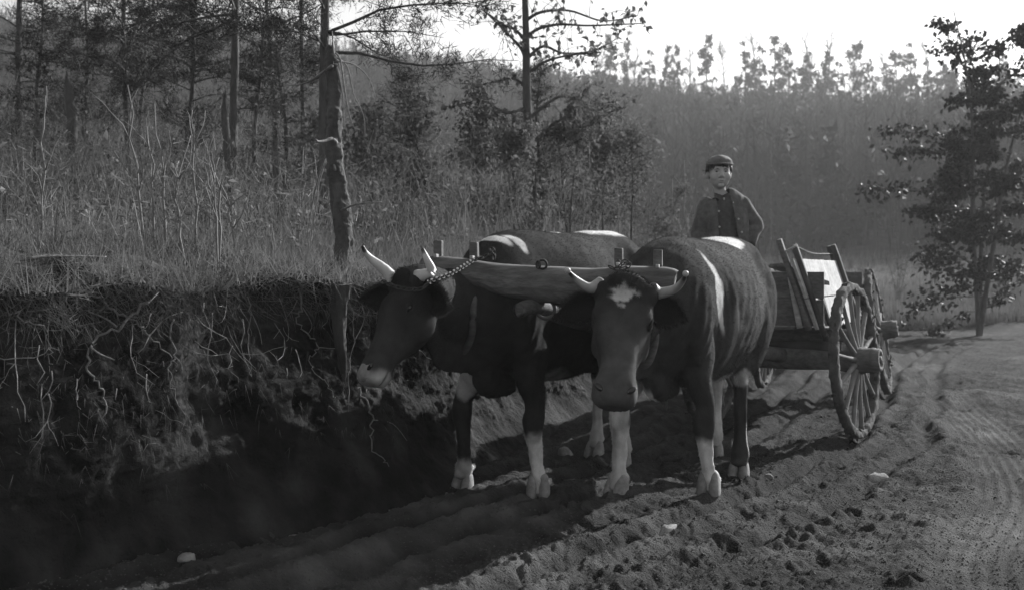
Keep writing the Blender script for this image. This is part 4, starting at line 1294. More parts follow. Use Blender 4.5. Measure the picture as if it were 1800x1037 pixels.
# trousers
tr = [bl([(.01, .005, .66, .128, .095), (.01, .005, .58, .14, .105), (.01, .005, .52, .13, .1)], n=28)]
for s in (-1, 1):
    tr.append(bl([(s * .062 + .01, .005, .60, .078, .095), (s * .072 + .01, 0, .42, .074, .08), (s * .078 + .01, -.005, .3, .066, .072), (s * .082 + .01, .005, .15, .06, .066), (s * .084 + .01, .005, .07, .062, .068)]))
cloth('trousers', tr, M['cloth'], amp=.006, seed=8)
for s in (-1, 1):
    b_ = [bl([(s * .084 + .01, .02, .12, .042, .048), (s * .084 + .01, .015, .06, .04, .05), (s * .084 + .01, -.0, .035, .042, .075), (s * .086 + .01, -.01, .012, .044, .095)], n=18), bl([(s * .086 + .01, .06, .028, .03, .026), (s * .087 + .01, 0, .03, .038, .03), (s * .09 + .01, -.07, .026, .04, .026), (s * .092 + .01, -.115, .02, .028, .018)], n=16)]
    me = fuse(b_, .006, 3, 'boot'); me.materials.append(M['boot']); link('boot', me, boy)
# (head is a child's: round and large)
# jacket, hanging open down the front
jk = [bl([(-.035, .02, 1.0, .066, .056), (-.02, .018, .975, .115, .082), (-.01, .012, .93, .155, .105), (0, .008, .84, .168, .118), (.01, .005, .72, .16, .118), (.015, .005, .62, .165, .125), (.015, .005, .57, .168, .128)], n=32)]
for s, (a, b, c) in ARM.items():
    a, b, c = map(np.array, (a, b, c))
    jk.append(bl([(*(a - (b - a) * .18 + [-.02 * s, 0, .012]), .04, .045), (*(a + [0, 0, 0]), .058, .060), (*(a * .55 + b * .45), .060, .062), (*(b + [s * .006, .01, 0]), .056, .06), (*(b * .6 + c * .4), .050, .052), (*(c * .92 + b * .08), .040, .042)], side=(0, 1, 0), n=20))
def opening(c):
    if c.y > -.02 or c.z > 1.05: return False
    t = (.99 - c.z) / .40
    x0 = -.085 + .02 * t; x1 = .012 + .075 * min(max(t, 0), 1.2)
    return x0 < c.x < x1
cloth('jacket', jk, M['jacket'], voxel=.0075, amp=.008, fr=8, seed=5, cut=lambda c: opening(c) or c.z > .995 + .0 and abs(c.x + .035) < .05, thick=.006, stretch=(1, 1, 1.2))
for z_, x_ in ((.925, .035), (.80, .075), (.86, -.075), (.74, -.07), (.70, .10)):
    vv, ff = ellipsoid((x_, -.118 + .02 * (z_ > .9) , z_), (.008, .003, .008), None, 10); link('button', mesh('button', vv, ff, M['button']), boy)
# neckerchief end at the throat
vv, ff = ellipsoid((-.03, -.088, .955), (.008, .006, .011), None, 10); link('shirt_button', mesh('shirt_button', vv, ff, M['button']), boy)

# a child's head: rounder and larger for the body
for o in [q for q in bpy.data.objects if q.parent == boy or (q.parent and q.parent.parent == boy)]:
    v = coords(o.data); w = sstep(1.025, 1.07, v[:, 2])
    c0 = np.array([-.052, 0, 1.05])
    v[:, 0] += (v[:, 0] - c0[0]) * .15 * w; v[:, 1] += (v[:, 1] - c0[1]) * .10 * w; v[:, 2] += (v[:, 2] - c0[2]) * .02 * w
    setco(o.data, v)
# ------------------------------------------------------------------ vegetation
from mathutils.bvhtree import BVHTree
def bvh_of(name):
    o = bpy.data.objects[name]; me = o.data
    v = coords(me); fs = np.empty(len(me.polygons) * 4, dtype=np.int32)
    return BVHTree.FromPolygons([tuple(q) for q in v.tolist()], [tuple(p.vertices) for p in me.polygons])
BVB = bvh_of('hill_bank')
def on_bank(x, y, off=0.0):
    """point of the bank seen at photo pixel (x, y)"""
    o = Vector((0, 0, H)); d = (px(x, y, 1) - o).normalized()
    h = BVB.ray_cast(o, d, 80)
    if h[0] is None: return None
    return h[0] - d * off
def drop(x, y):
    h = BVB.ray_cast(Vector((x, y, 30)), Vector((0, 0, -1)), 60)
    z = float(land(x, y)[0])
    return max(z, h[0].z) if h[0] is not None else z
def at_depth(x, d):
    X = (x - CX) / F * d
    return Vector((X, d, drop(X, d)))

class Tri:
    def __init__(self): self.v = []
    def add(self, a): self.v.append(np.asarray(a, dtype=np.float32).reshape(-1, 3, 3))
    def build(self, name, mat, parent=None, stuff=True, loc=None):
        V = np.concatenate(self.v).reshape(-1, 3)
        if loc is not None: V = V - np.array(loc, dtype=np.float32)
        o = link(name, mesh(name, V, np.arange(len(V), dtype=np.int32).reshape(-1, 3), mat, False), parent)
        if stuff: o['kind'] = 'stuff'
        return o

def unit(a): return a / (np.linalg.norm(a, axis=-1, keepdims=True) + 1e-9)
def spikes(p, d, ln, w, rs):
    """thin triangles from p along d"""
    n = len(p); d = unit(d)
    s = unit(np.cross(d, rs.normal(0, 1, (n, 3))))
    w = np.broadcast_to(w, (n,))[:, None]; ln = np.broadcast_to(ln, (n,))[:, None]
    return np.stack([p - s * w, p + s * w, p + d * ln], 1)
def leaves(p, size, rs, droop=.4):
    n = len(p)
    d = unit(rs.normal(0, 1, (n, 3)) + [0, 0, -droop]); s = unit(np.cross(d, rs.normal(0, 1, (n, 3)))); k = np.cross(d, s)
    size = np.broadcast_to(size, (n,))[:, None] * rs.uniform(.6, 1.3, (n, 1))
    w = size * .30
    tip = p + d * size; a = p + d * size * .45 + s * w + k * size * .12; b = p + d * size * .5 - s * w + k * size * .12
    return np.concatenate([np.stack([p, a, tip], 1), np.stack([p, tip, b], 1)])

def branch_path(rs, p, d, ln, n=5, wob=.12, sag=0.0):
    pts = [np.array(p, float)]; d = np.array(d, float); d /= np.linalg.norm(d)
    for i in range(n):
        d = d + rs.normal(0, wob, 3) + np.array([0, 0, -sag]); d /= np.linalg.norm(d)
        pts.append(pts[-1] + d * ln / n)
    return np.array(pts), d

def quick_tube(mb, pts, r0, r1, n=5):
    K = np.column_stack([pts, np.linspace(r0, r1, len(pts)), np.linspace(r0, r1, len(pts))])
    d = pts[-1] - pts[0]
    v, f = loft(K, (1, .3, 0) if abs(d[2]) > .5 * np.linalg.norm(d) else (0, 0, 1), n, 1)
    mb.add(v, f)

def trunk_mesh(mb, pts, r, n=14, k=6, rough=.12, seed=1, vs_=(14, 14, 5)):
    """tapered trunk with barky relief"""
    K = np.column_stack([pts, r, r]); K = resample(K, k)
    v, f = loft(K, (1, .2, 0), n, 1)
    c = np.vstack([np.repeat(K[:, :3], n, axis=0), K[0, :3], K[-1, :3]]); rr = np.r_[np.repeat(K[:, 3], n), 0, 0]
    o = v - c
    nse = fbm(v * np.array(vs_), 3, seed)
    plates = 1 - 2 * np.abs(vnoise(v * np.array(vs_) * 1.6, seed + 4))
    v = v + o * (rough * (nse + .7 * plates))[:, None]
    mb.add(v, f)

def pine(name, label, base, height, r, lean=(0, 0), z_first=2.0, nb=34, spread=1.3, seed=1, group=None, tuft=26, needle=.13, side=None, gap=0, wfac=1.0):
    rs = np.random.RandomState(seed)
    root = thing(name, label, 'tree', tuple(base), group)
    n = 12; t = np.linspace(0, 1, n)
    pts = np.column_stack([lean[0] * t + .04 * np.sin(t * 7 + seed), lean[1] * t + .04 * np.sin(t * 5 + seed * 2), t * height - .1 * (t == 0)])
    mb = MB(); trunk_mesh(mb, pts, r * (1 - .8 * t), 12, 8, .1, seed); mb.build('trunk', M['bark'], root)
    bm_ = MB(); T = Tri(); cr = []
    for i in range(nb):
        u = rs.rand() ** .9
        z = z_first + (height - z_first) * u * .97
        tt = z / height
        p = np.array([np.interp(tt, t, pts[:, k]) for k in range(3)])
        a = rs.uniform(0, 2 * math.pi)
        if side is not None and rs.rand() < .45: a = side + rs.normal(0, .45)
        ln = spread * (1 - .75 * u) * rs.uniform(.45, 1.1)
        d = [math.cos(a), math.sin(a), rs.uniform(-.05, .45) + .35 * u]
        path, _ = branch_path(rs, p, d, ln, 6, .16, .03)
        quick_tube(bm_, path, .007 + .006 * ln, .003, 5)
        m = max(3, int(ln * 11))
        for k in range(m):
            q = rs.uniform(.25, 1.0); s_ = q * 6; i0 = min(int(s_), 5)
            c = path[i0] + (path[i0 + 1] - path[i0]) * (s_ - i0)
            dd = unit(path[i0 + 1] - path[i0] + rs.normal(0, .5, 3))
            tl = rs.uniform(.05, .22) * ln
            e = c + dd * tl
            quick_tube(bm_, np.array([c, (c + e) / 2 + rs.normal(0, .01, 3), e]), .005, .003, 3)
            cr.append((e, dd)); 
            if tl > .12: cr.append(((c + e) / 2, dd))
    bm_.build('limbs', M['bark'], root)['kind'] = 'stuff'
    E = np.array([c[0] for c in cr]); D = np.array([c[1] for c in cr])
    E = np.repeat(E, tuft, 0); D = np.repeat(D, tuft, 0)
    dirs = D * .8 + rs.normal(0, .65, E.shape) + [0, 0, .15]
    T.add(spikes(E + rs.normal(0, .055, E.shape) * [1, 1, .6], dirs, needle * .78 * rs.uniform(.6, 1.2, len(E)), .0046 * wfac, rs))
    T.build('crown', M['needle'], root)
    return root

def leafy(name, label, base, height, r, stems=1, nb=20, spread=1.0, seed=1, group=None, nleaf=30, leaf=.07, mat='leaf', z_first=.4, up=.5, flat=0, bark='bark', sub=4, lean=(0, 0)):
    rs = np.random.RandomState(seed)
    root = thing(name, label, 'tree' if height > 3 else 'shrub', tuple(base), group)
    mb = MB(); T = Tri(); bmb = MB()
    P = []
    for s in range(stems):
        n = 9; t = np.linspace(0, 1, n); a = rs.uniform(0, 6.28); k = .16 * height * (stems > 1)
        h = height * rs.uniform(.75, 1) if s else height
        pts = np.column_stack([lean[0] * t + math.cos(a) * k * t ** 1.2 + .02 * height * np.sin(t * 6 + seed + s) * t, lean[1] * t + math.sin(a) * k * t ** 1.2 + .02 * height * np.sin(t * 5 + s) * t, t * h - .1 * (t == 0)])
        if r > .03: trunk_mesh(mb, pts, r * (1 - .82 * t), 12, 6, .08, seed)
        else: quick_tube(mb, pts, r, r * .25, 6)
        for i in range(nb // stems):
            u = z_first / h + (1 - z_first / h) * rs.rand() ** .85
            p = np.array([np.interp(u, t, pts[:, q]) for q in range(3)]); a = rs.uniform(0, 6.28)
            ln = spread * (1.05 - .7 * u) * rs.uniform(.5, 1.1)
            path, d = branch_path(rs, p, [math.cos(a), math.sin(a), up * rs.uniform(.4, 1.4)], ln, 5, .18, .0 if not flat else .05)
            quick_tube(bmb, path, max(.006, r * .3 * (1 - .5 * u)), .003, 5)
            for k_ in range(sub):
                q = rs.uniform(.2, 1); i0 = min(int(q * 5), 4); c = path[i0] + (path[i0 + 1] - path[i0]) * (q * 5 - i0)
                p2, _ = branch_path(rs, c, unit(path[i0 + 1] - path[i0]) + rs.normal(0, .55, 3) * [1, 1, .35 if flat else 1], ln * rs.uniform(.2, .45), 3, .2)
                quick_tube(bmb, p2, .005, .002, 3)
                P.append(p2)
            P.append(path[2:])
    mb.build('trunk', M[bark], root)
    b = bmb.build('limbs', M[bark], root); b['kind'] = 'stuff'
    if nleaf:
        S = np.concatenate(P); idx = rs.randint(0, len(S), int(nleaf * len(P)))
        pos = S[idx] + rs.normal(0, .045 + leaf * .35, (len(idx), 3)) * [1, 1, .5 if flat else 1]
        T.add(leaves(pos, leaf, rs)); T.build('crown', M[mat], root)
    return root

# ---- far wooded hillside: bare trees too many to count
rs = np.random.RandomState(3)
T = Tri(); T2 = Tri()
def scatter_far(n, r0, r1, seed, hmin, hmax, az0=-36, az1=36):
    rs = np.random.RandomState(seed)
    az = np.radians(rs.uniform(az0, az1, n)); r = np.sqrt(rs.uniform(r0 ** 2, r1 ** 2, n))
    x, y = r * np.sin(az), r * np.cos(az)
    z = base_land(x, y)
    return rs, np.column_stack([x, y, z]), rs.uniform(hmin, hmax, n) * np.interp(r, [95, 150], [1, .5])
rs_, B, hh = scatter_far(9500, 60, 152, 5, 4.5, 8.5)
T.add(spikes(B - [0, 0, .2], rs_.normal(0, .04, B.shape) + [0, 0, 1], hh, .05 + .012 * hh, rs_))
for k in range(16):
    f = rs_.uniform(.3, .92, len(B))[:, None]
    p = B + np.array([0, 0, 1]) * hh[:, None] * f
    T.add(spikes(p, rs_.normal(0, .55, B.shape) * [1, 1, .4] + [0, 0, .9], hh * rs_.uniform(.14, .34, len(B)) * (1.15 - f[:, 0] * .5), .035, rs_))
rs_, B, hh = scatter_far(2600, 60, 148, 9, 2.5, 7.5)        # darker evergreens among them
for k in range(46):
    if k == 0: kp_ = vnoise(B * [.05, .05, 0], 4) > -.15; B = B[kp_]; hh = hh[kp_]
    f = rs_.uniform(.15, 1, len(B))[:, None]
    p = B + np.array([0, 0, 1]) * hh[:, None] * f + rs_.normal(0, .55, B.shape) * (1.15 - f) * [1, 1, .3]
    T2.add(spikes(p, rs_.normal(0, 1, B.shape), .7, .2, rs_))
o = T.build('bare_woods', M['fartree']); tag(o, 'bare winter woods covering the far hillside', 'woods', None, 'stuff')
o = T2.build('evergreen_woods', M['farneedle']); tag(o, 'darker evergreens mixed through the woods of the far hillside', 'woods', None, 'stuff')

# ---- pines standing out on the skyline
def far_pine_meshes(seed, round_=0):
    rs = np.random.RandomState(seed)
    mb = MB(); pts = np.array([[.1 * math.sin(i), .05 * math.cos(i * 2), i / 8 * 1.0] for i in range(9)]) * [.06, .06, 1]
    quick_tube(mb, pts, .016, .004, 5)
    T = Tri()
    nb = 24
    for i in range(nb):
        u = rs.rand(); z = .3 + .7 * u if not round_ else .5 + .46 * u
        ln = (.12 * (1 - u) ** .5 + .025) * rs.uniform(.4, 1.25) if not round_ else .26 * math.sqrt(max(1 - (2 * u - .9) ** 2, .1)) * rs.uniform(.5, 1.1)
        a = rs.uniform(0, 6.28)
        e = np.array([math.cos(a) * ln, math.sin(a) * ln, z + .03 * rs.rand()])
        c = np.array([0, 0, z])
        quick_tube(mb, np.array([c, (c + e) / 2, e]), .005, .002, 3)
        n = 11 if not round_ else 24
        q = c + (e - c) * rs.uniform(.35, 1.1, (n, 1)) + rs.normal(0, .014 if not round_ else .024, (n, 3))
        T.add(spikes(np.repeat(q, 3, 0), rs.normal(0, 1, (n * 3, 3)), .042, .010, rs))
    v, f = np.vstack(mb.v), mb.f
    V = np.concatenate(T.v).reshape(-1, 3)
    return mesh('trunk', v, f, M['bark']), mesh('crown', V, np.arange(len(V), dtype=np.int32).reshape(-1, 3), M['farneedle'], False)
FP = [far_pine_meshes(s, 0) for s in (1, 2, 3, 4, 5)] + [far_pine_meshes(6, 1), far_pine_meshes(7, 1)]
def ridge_spot(x, r=132):
    az = math.atan((x - CX) / F); X, Yy = r * math.sin(az), r * math.cos(az)
    return X, Yy, float(base_land(np.array([X]), np.array([Yy]))[0])
far_list = [(1072, 62, 0), (1102, 58, 0), (1140, 88, 0), (1172, 84, 1), (1190, 82, 0), (1240, 64, 0), (1308, 76, 0), (1333, 82, 0), (1360, 68, 0), (1384, 78, 0), (1411, 100, 0), (1448, 92, 0), (1470, 108, 0),
            (1503, 74, 2), (1526, 112, 0), (1572, 90, 2), (1598, 78, 0), (1628, 104, 0), (1658, 114, 2), (1700, 96, 0), (1760, 90, 0),
            (1010, 118, 0), (978, 108, 0), (860, 112, 0), (830, 120, 0), (760, 118, 0), (715, 112, 0), (690, 124, 0), (640, 108, 0), (660, 120, 0)]
frs = np.random.RandomState(8)
used_ = [q[0] for q in far_list]
for k_ in range(34):
    x_ = int(frs.uniform(1045, 1690))
    if min(abs(x_ - q) for q in used_) > 5: far_list.append((x_, int(frs.uniform(88, 150)), 0)); used_.append(x_)
for i, (x, yt, kind) in enumerate(far_list):
    r = frs.uniform(122, 138)
    X, Yy, z = ridge_spot(x, r)
    htop = H + (CY - yt) / F * Yy - z
    kinds = [5, 6] if kind == 2 else [0, 1, 2, 3, 4]
    tm, cm = FP[kinds[i % len(kinds)]]
    lab = 'slender pine standing up out of the woods on the far skyline' if kind != 2 else 'broad round topped pine standing on the far skyline'
    if kind == 1: lab = 'pine with a one sided crown on the far skyline above the ox horns'
    if kind == 1: lab = 'slender pine standing up out of the woods on the far skyline'
    xs_ = [q[0] for q in far_list if (q[2] == 2) == (kind == 2)]
    lab = ordinal_from(xs_, x, 925, 'slender pine on the far skyline', 'the leafless hardwood') if kind != 2 else ordinal_from(xs_, x, 1540, 'broad round topped skyline pine', 'the wagon box')
    t_ = thing('ridge_pine', lab, 'tree', (X, Yy, z - .3), 'round topped pines on the far skyline' if kind == 2 else 'pines along the far skyline', frs.uniform(0, 6))
    w = frs.uniform(.75, 1.05) * (1.0 if kind == 2 else 1.1)
    for nm, me in (('trunk', tm), ('crown', cm)):
        o = link(nm, me, t_); o.scale = (htop * w * .85, htop * w * .85, htop)
# bare trees on the skyline
def bare_tree(name, label, base, h, seed, r=.10, group=None, mat='fartree', w=.02):
    rs = np.random.RandomState(seed); root = thing(name, label, 'tree', tuple(base), group)
    mb = MB(); pts, d = branch_path(rs, (0, 0, -.2), (rs.normal(0, .05), 0, 1), h * .95, 8, .06)
    quick_tube(mb, pts, r, w, 6); mb.build('trunk', M[mat], root); mb = MB()
    for i in range(16):
        u = rs.uniform(.35, .98); k = u * 8; i0 = min(int(k), 7); p = pts[i0] + (pts[i0 + 1] - pts[i0]) * (k - i0)
        b, d = branch_path(rs, p, [rs.normal(0, .6), rs.normal(0, .6), .9], h * rs.uniform(.12, .32) * (1.3 - u), 4, .14); quick_tube(mb, b, r * .35, w * .6, 4)
        for j in range(5):
            c = b[rs.randint(1, 5)]; b2, _ = branch_path(rs, c, [rs.normal(0, .6), rs.normal(0, .6), .8], h * .09, 3, .15); quick_tube(mb, b2, w * .9, w * .4, 3)
    mb.build('limbs', M[mat], root)['kind'] = 'stuff'
BT = [(1332, 48), (1446, 36), (1424, 60), (1046, 84), (1215, 78), (1275, 74), (1545, 88), (1640, 66), (1120, 84), (1395, 88)]
for i, (x, yt) in enumerate(BT):
    X, Yy, z = ridge_spot(x, frs.uniform(120, 134))
    bare_tree('bare_tree', ordinal_from([q[0] for q in BT if q[0] != 1446], x, 1446, 'leafless skyline tree', 'the tallest leafless one') if x != 1446 else 'tallest leafless tree on the far skyline', (X, Yy, z), H + (CY - yt) / F * Yy - z, 40 + i, .12, 'leafless trees on the far skyline' if x != 1446 else None, w=.03)

# ---- near trees on the bank
P1 = at_depth(578, 10.2)
pine('pine_tree', 'pine close behind the broken trunk, its long boughs reaching right over the clearing', P1, 8.2, .05, (-.12, .1), 1.35, 80, 1.9, 11, 'pines on the bank', side=.1)
pine('pine_tree', 'thick straight pine left of the broken trunk, boughs above the frame of brush', at_depth(413, 10.4), 8.5, .042, (-.06, 0), 1.7, 70, 1.7, 12, 'pines on the bank')
pine('pine_tree', 'thin leaning pine between two thicker pines on the bank', at_depth(484, 12.5), 8.0, .03, (-.35, 0), 1.8, 46, 1.3, 13, 'pines on the bank')
pine('pine_tree', 'thin straight pine just left of the broken trunk', at_depth(527, 12.8), 8.2, .03, (.18, 0), 1.9, 46, 1.4, 14, 'pines on the bank')
pine('pine_tree', 'dark full pine at the far left edge of the wood', at_depth(38, 14), 6.2, .05, (.1, 0), 1.3, 52, 1.6, 15, 'pines on the bank')
pine('pine_tree', 'pine with a dark low crown against the gap of sky', at_depth(232, 12.5), 7.0, .032, (-.2, 0), 1.35, 66, 1.5, 16, 'pines on the bank')
pine('pine_tree', 'thin pine whose dark boughs cross the sky in the upper left', at_depth(345, 13.5), 7.4, .032, (-.05, 0), 1.3, 66, 1.5, 17, 'pines on the bank')
for i, (x, d, h, s, lab) in enumerate([(455, 11.5, 2.3, 21, 'small bushy pine between the pine trunks'), (330, 12.0, 2.6, 22, 'small bushy pine in the brush below the sky gap'), (150, 13.5, 3.0, 23, 'young pine behind the dark snag'),
                                       (505, 12.2, 2.4, 24, 'young pine just left of the broken trunk'), (945, 13.0, 2.3, 25, 'young pine beneath the leafless tree above the ox backs'), (690, 12.5, 1.9, 26, 'low young pine right of the broken trunk'),
                                       (80, 12.0, 2.4, 27, 'young pine at the left edge'), (250, 15, 3.3, 28, 'taller young pine in the left wood'), (1040, 15.5, 2.2, 29, 'low young pine right of the leafless tree')]):
    pine('young_pine', lab, at_depth(x, d), h, .035, (frs.normal(0, .1), 0), .35, 48, .75, s, 'young pines in the brush', 20, .12)

# broken trunk in front
b = on_bank(604, 486); topp = px(581, 84, b.y + .1)
snag = thing('broken_trunk', 'tall broken off dead pine trunk with flaking bark standing at the edge of the bank', 'tree', tuple(b))
dz = np.array(topp - b); n = 26; t = np.linspace(0, 1, n)
rs = np.random.RandomState(2)
pts = np.outer(t, dz) + np.column_stack([.012 * np.sin(t * 9) , .02 * np.sin(t * 5), 0 * t]); pts[0] = [-.02, -.02, -.12]; pts = np.vstack([[.02, -.10, -.62], [.0, -.09, -.42], pts]); n = 28; t = np.linspace(0, 1, n)
v_, f_ = loft(resample(np.column_stack([pts, np.interp(t, [0, .04, .09, .16, .6, .93, 1], [.010, .026, .058, .052, .047, .036, .016]), np.interp(t, [0, .04, .09, .16, .6, .93, 1], [.010, .026, .058, .052, .047, .036, .016])]), 12), (1, .2, 0), 40, 1)
cc = np.vstack([np.repeat(resample(pts, 12), 40, 0), pts[0], pts[-1]])
o_ = unit(v_ - cc + 1e-6)
cell = vnoise(v_ * np.array([42, 42, 19]), 5); rid_ = 1 - np.abs(cell) * 2
v_ = v_ + o_ * (.004 * np.sign(cell) * np.minimum(np.abs(cell) * 5, 1) + .004 * fbm(v_ * 60, 2, 6) + .003 * fbm(v_ * np.array([9, 9, 4]), 2, 7))[:, None]
mb = MB(); mb.add(v_, f_); mb.build('trunk', M['bark'], snag)
mb = MB()
for k in range(9):
    a = rs.uniform(0, 6.28); p = pts[-2] + np.array([math.cos(a) * .022, math.sin(a) * .02, 0]); quick_tube(mb, np.array([p, p + [rs.normal(0, .008), 0, rs.uniform(.05, .16)]]), .010, .001, 4)
mb.build('splinter', M['palebark'], snag)
def px_branch(parent, pts_px, depth, r0, r1, mat='palebark', nm='dead_branch', k=3):
    P_ = np.array([np.array(px(x, y, depth + dd)) - np.array(parent.location) for x, y, dd in pts_px])
    P_ = resample(P_, k); mb = MB(); quick_tube(mb, P_, r0, r1, 7); return mb.build(nm, M[mat], parent)
D = b.y
for br, r0, r1 in (([(592, 252, 0), (584, 245, -.05), (572, 249, -.1), (560, 250, -.15), (556, 246, -.18)], .012, .005), ([(585, 118, 0), (568, 130, .1), (548, 144, .2), (522, 152, .3), (500, 150, .4)], .010, .003),
                   ([(592, 96, 0), (600, 108, -.05), (606, 150, -.1), (614, 200, -.14), (626, 232, -.15)], .006, .002), ([(594, 104, 0), (612, 120, .1), (622, 165, .1), (640, 205, .1), (642, 248, .1)], .005, .0015),
                   ([(592, 110, 0), (624, 116, .1), (650, 140, .2), (662, 175, .2)], .005, .0015), ([(590, 300, 0), (578, 268, .1), (556, 330, .3), (540, 415, .4)], .007, .003), ([(600, 370, 0), (625, 360, -.1), (650, 357, -.2), (672, 356, -.2)], .007, .002),
                   ([(594, 120, 0), (604, 170, .0), (606, 215, .0), (618, 255, .0)], .004, .001)):
    px_branch(snag, br, D, r0, r1)

def pxpost(name, label, xb, d, xt, yt, r, seed, group=None, mat='bark'):
    b = at_depth(xb, d); tp = px(xt, yt, d)
    root = thing(name, label, 'tree', tuple(b), group)
    n = 10; t = np.linspace(0, 1, n); pts = np.outer(t, np.array(tp - b)) + np.column_stack([.02 * np.sin(t * 4 + seed), 0 * t, 0 * t]); pts[0, 2] -= .15
    mb = MB(); trunk_mesh(mb, pts, r * np.interp(t, [0, .9, 1], [1.1, .85, .35]), 14, 10, .16, seed); mb.build('trunk', M[mat], root)
    mb = MB(); rs = np.random.RandomState(seed)
    for k in range(5):
        a = rs.uniform(0, 6.28); p = pts[-1] + [math.cos(a) * r * .4, math.sin(a) * r * .4, -.05]; quick_tube(mb, np.array([p, p + [rs.normal(0, .01), 0, rs.uniform(.06, .16)]]), r * .25, .001, 4)
    mb.build('splinter', M[mat], root)
    return root
pxpost('dead_snag', 'dark dead snag with a pointed broken top at the left', 130, 10.5, 123, 140, .048, 31)
pxpost('dead_snag', 'short dead post like stub in front of the bushy pine', 491, 9.8, 487, 262, .042, 32)
pxpost('dead_snag', 'pointed stub beside the thick straight pine', 408, 10.1, 399, 165, .035, 33)
pxpost('dead_snag', 'thin dark stub at the far left', 66, 10.8, 66, 225, .02, 34)

# the leafless hardwood above the oxen
b = at_depth(939, 12.5)
hw = thing('hardwood_tree', 'nearly leafless hardwood with a forked trunk rising above the backs of the oxen', 'tree', tuple(b))
def path_px(parent, L_, d, r0, r1, n=9):
    P_ = np.array([np.array(px(x, y, d + dd)) - np.array(parent.location) for x, y, dd in L_]); P_ = resample(P_, 5)
    mb = MB()
    if r0 > .03: trunk_mesh(mb, P_, np.linspace(r0, r1, len(P_)), 12, 3, .06, 9)
    else: quick_tube(mb, P_, r0, r1, 7)
    return mb, P_
mb, TP = path_px(hw, [(939, 440, 0), (941, 400, 0), (938, 330, 0), (932, 280, 0), (928, 220, 0), (926, 150, 0), (925, 90, 0), (924, 40, 0), (921, -30, 0), (915, -160, 0)], 12.5, .075, .03); mb.build('trunk', M['bark'], hw)
LP = []
for L_ in ([(926, 120, 0), (918, 92, 0), (900, 70, .1), (872, 42, .2), (850, 18, .3), (836, -20, .4)], [(922, 72, 0), (905, 55, .1), (884, 46, .1), (862, 30, .2), (846, 20, .3)], [(926, 66, 0), (950, 52, -.1), (985, 46, -.2), (1030, 48, -.3), (1090, 46, -.4), (1130, 44, -.5)],
           [(928, 104, 0), (955, 84, .1), (990, 96, .2), (1040, 92, .3), (1085, 70, .4)], [(928, 130, 0), (960, 110, -.1), (1000, 100, -.2), (1055, 95, -.3)], [(924, 40, 0), (950, 25, 0), (1000, 22, .1), (1060, 40, .2), (1120, 30, .2)], [(930, 160, 0), (900, 140, .2), (850, 150, .3), (800, 148, .4)],
           [(928, 190, 0), (890, 200, -.2), (850, 180, -.3), (790, 190, -.4)], [(935, 300, 0), (905, 245, -.2), (890, 215, -.3), (868, 200, -.3)], [(936, 270, 0), (960, 230, -.2), (1000, 200, -.3), (1040, 150, -.3)], [(930, 210, 0), (990, 170, .1), (1050, 200, .2), (1100, 190, .3)]):
    mb, p_ = path_px(hw, L_, 12.5, .022, .005); mb.build('limb', M['bark'], hw); LP.append(p_)
rs = np.random.RandomState(6); mb = MB(); tips = []
for p_ in LP:
    for k in range(22):
        c = p_[rs.randint(4, len(p_))]; q, _ = branch_path(rs, c, rs.normal(0, 1, 3) + [0, 0, .3], rs.uniform(.1, .4), 4, .25); quick_tube(mb, q, .005, .002, 3); tips.append(q[1:])
mb.build('twigs', M['bark'], hw)['kind'] = 'stuff'
S = np.concatenate(tips); pos = S[rs.randint(0, len(S), 900)]; T = Tri(); T.add(leaves(pos, .075, rs, .9)); T.build('crown', M['leaf'], hw)

# leafy young oaks keeping their dead leaves, along the bank behind the oxen
for i, (x, d, h, sp, nl, lab) in enumerate([(760, 11.0, 2.2, .7, 14, 'russet leaved sapling right of the broken trunk'), (840, 12.0, 2.6, .8, 18, 'leafy oak sapling left of the leafless hardwood'), (905, 11.2, 1.9, .7, 18, 'low leafy oak shrub above the yoke'),
                                           (1000, 12.6, 2.9, .95, 20, 'tall leafy oak sapling just right of the leafless hardwood'), (1060, 13.6, 3.0, .9, 20, 'leafy oak sapling right of the hardwood, its top against the sky'), (1110, 14.0, 2.5, .9, 16, 'leafy oak sapling above the rump of the turned ox'),
                                           (1165, 15.5, 2.3, .9, 12, 'thin leafy sapling to the left of the boy'), (1215, 16.5, 2.6, 1.0, 11, 'leafy sapling immediately behind the boy'), (655, 10.5, 1.8, .6, 9, 'sparse sapling beside the broken trunk'), (720, 13, 2.5, .8, 12, 'leafy shrub in front of the far hill'),
                                           (560, 11, 1.7, .6, 8, 'sparse shrub between pines and broken trunk'), (1140, 12.2, 1.5, .6, 12, 'low leafy shrub over the near ox')]):
    leafy('oak_sapling', lab, at_depth(x, d), h * .62, .018, 1 + (i % 3 == 0), 26, sp * .8, 50 + i, 'leafy saplings along the bank', nl * .8, .055, up=.6)

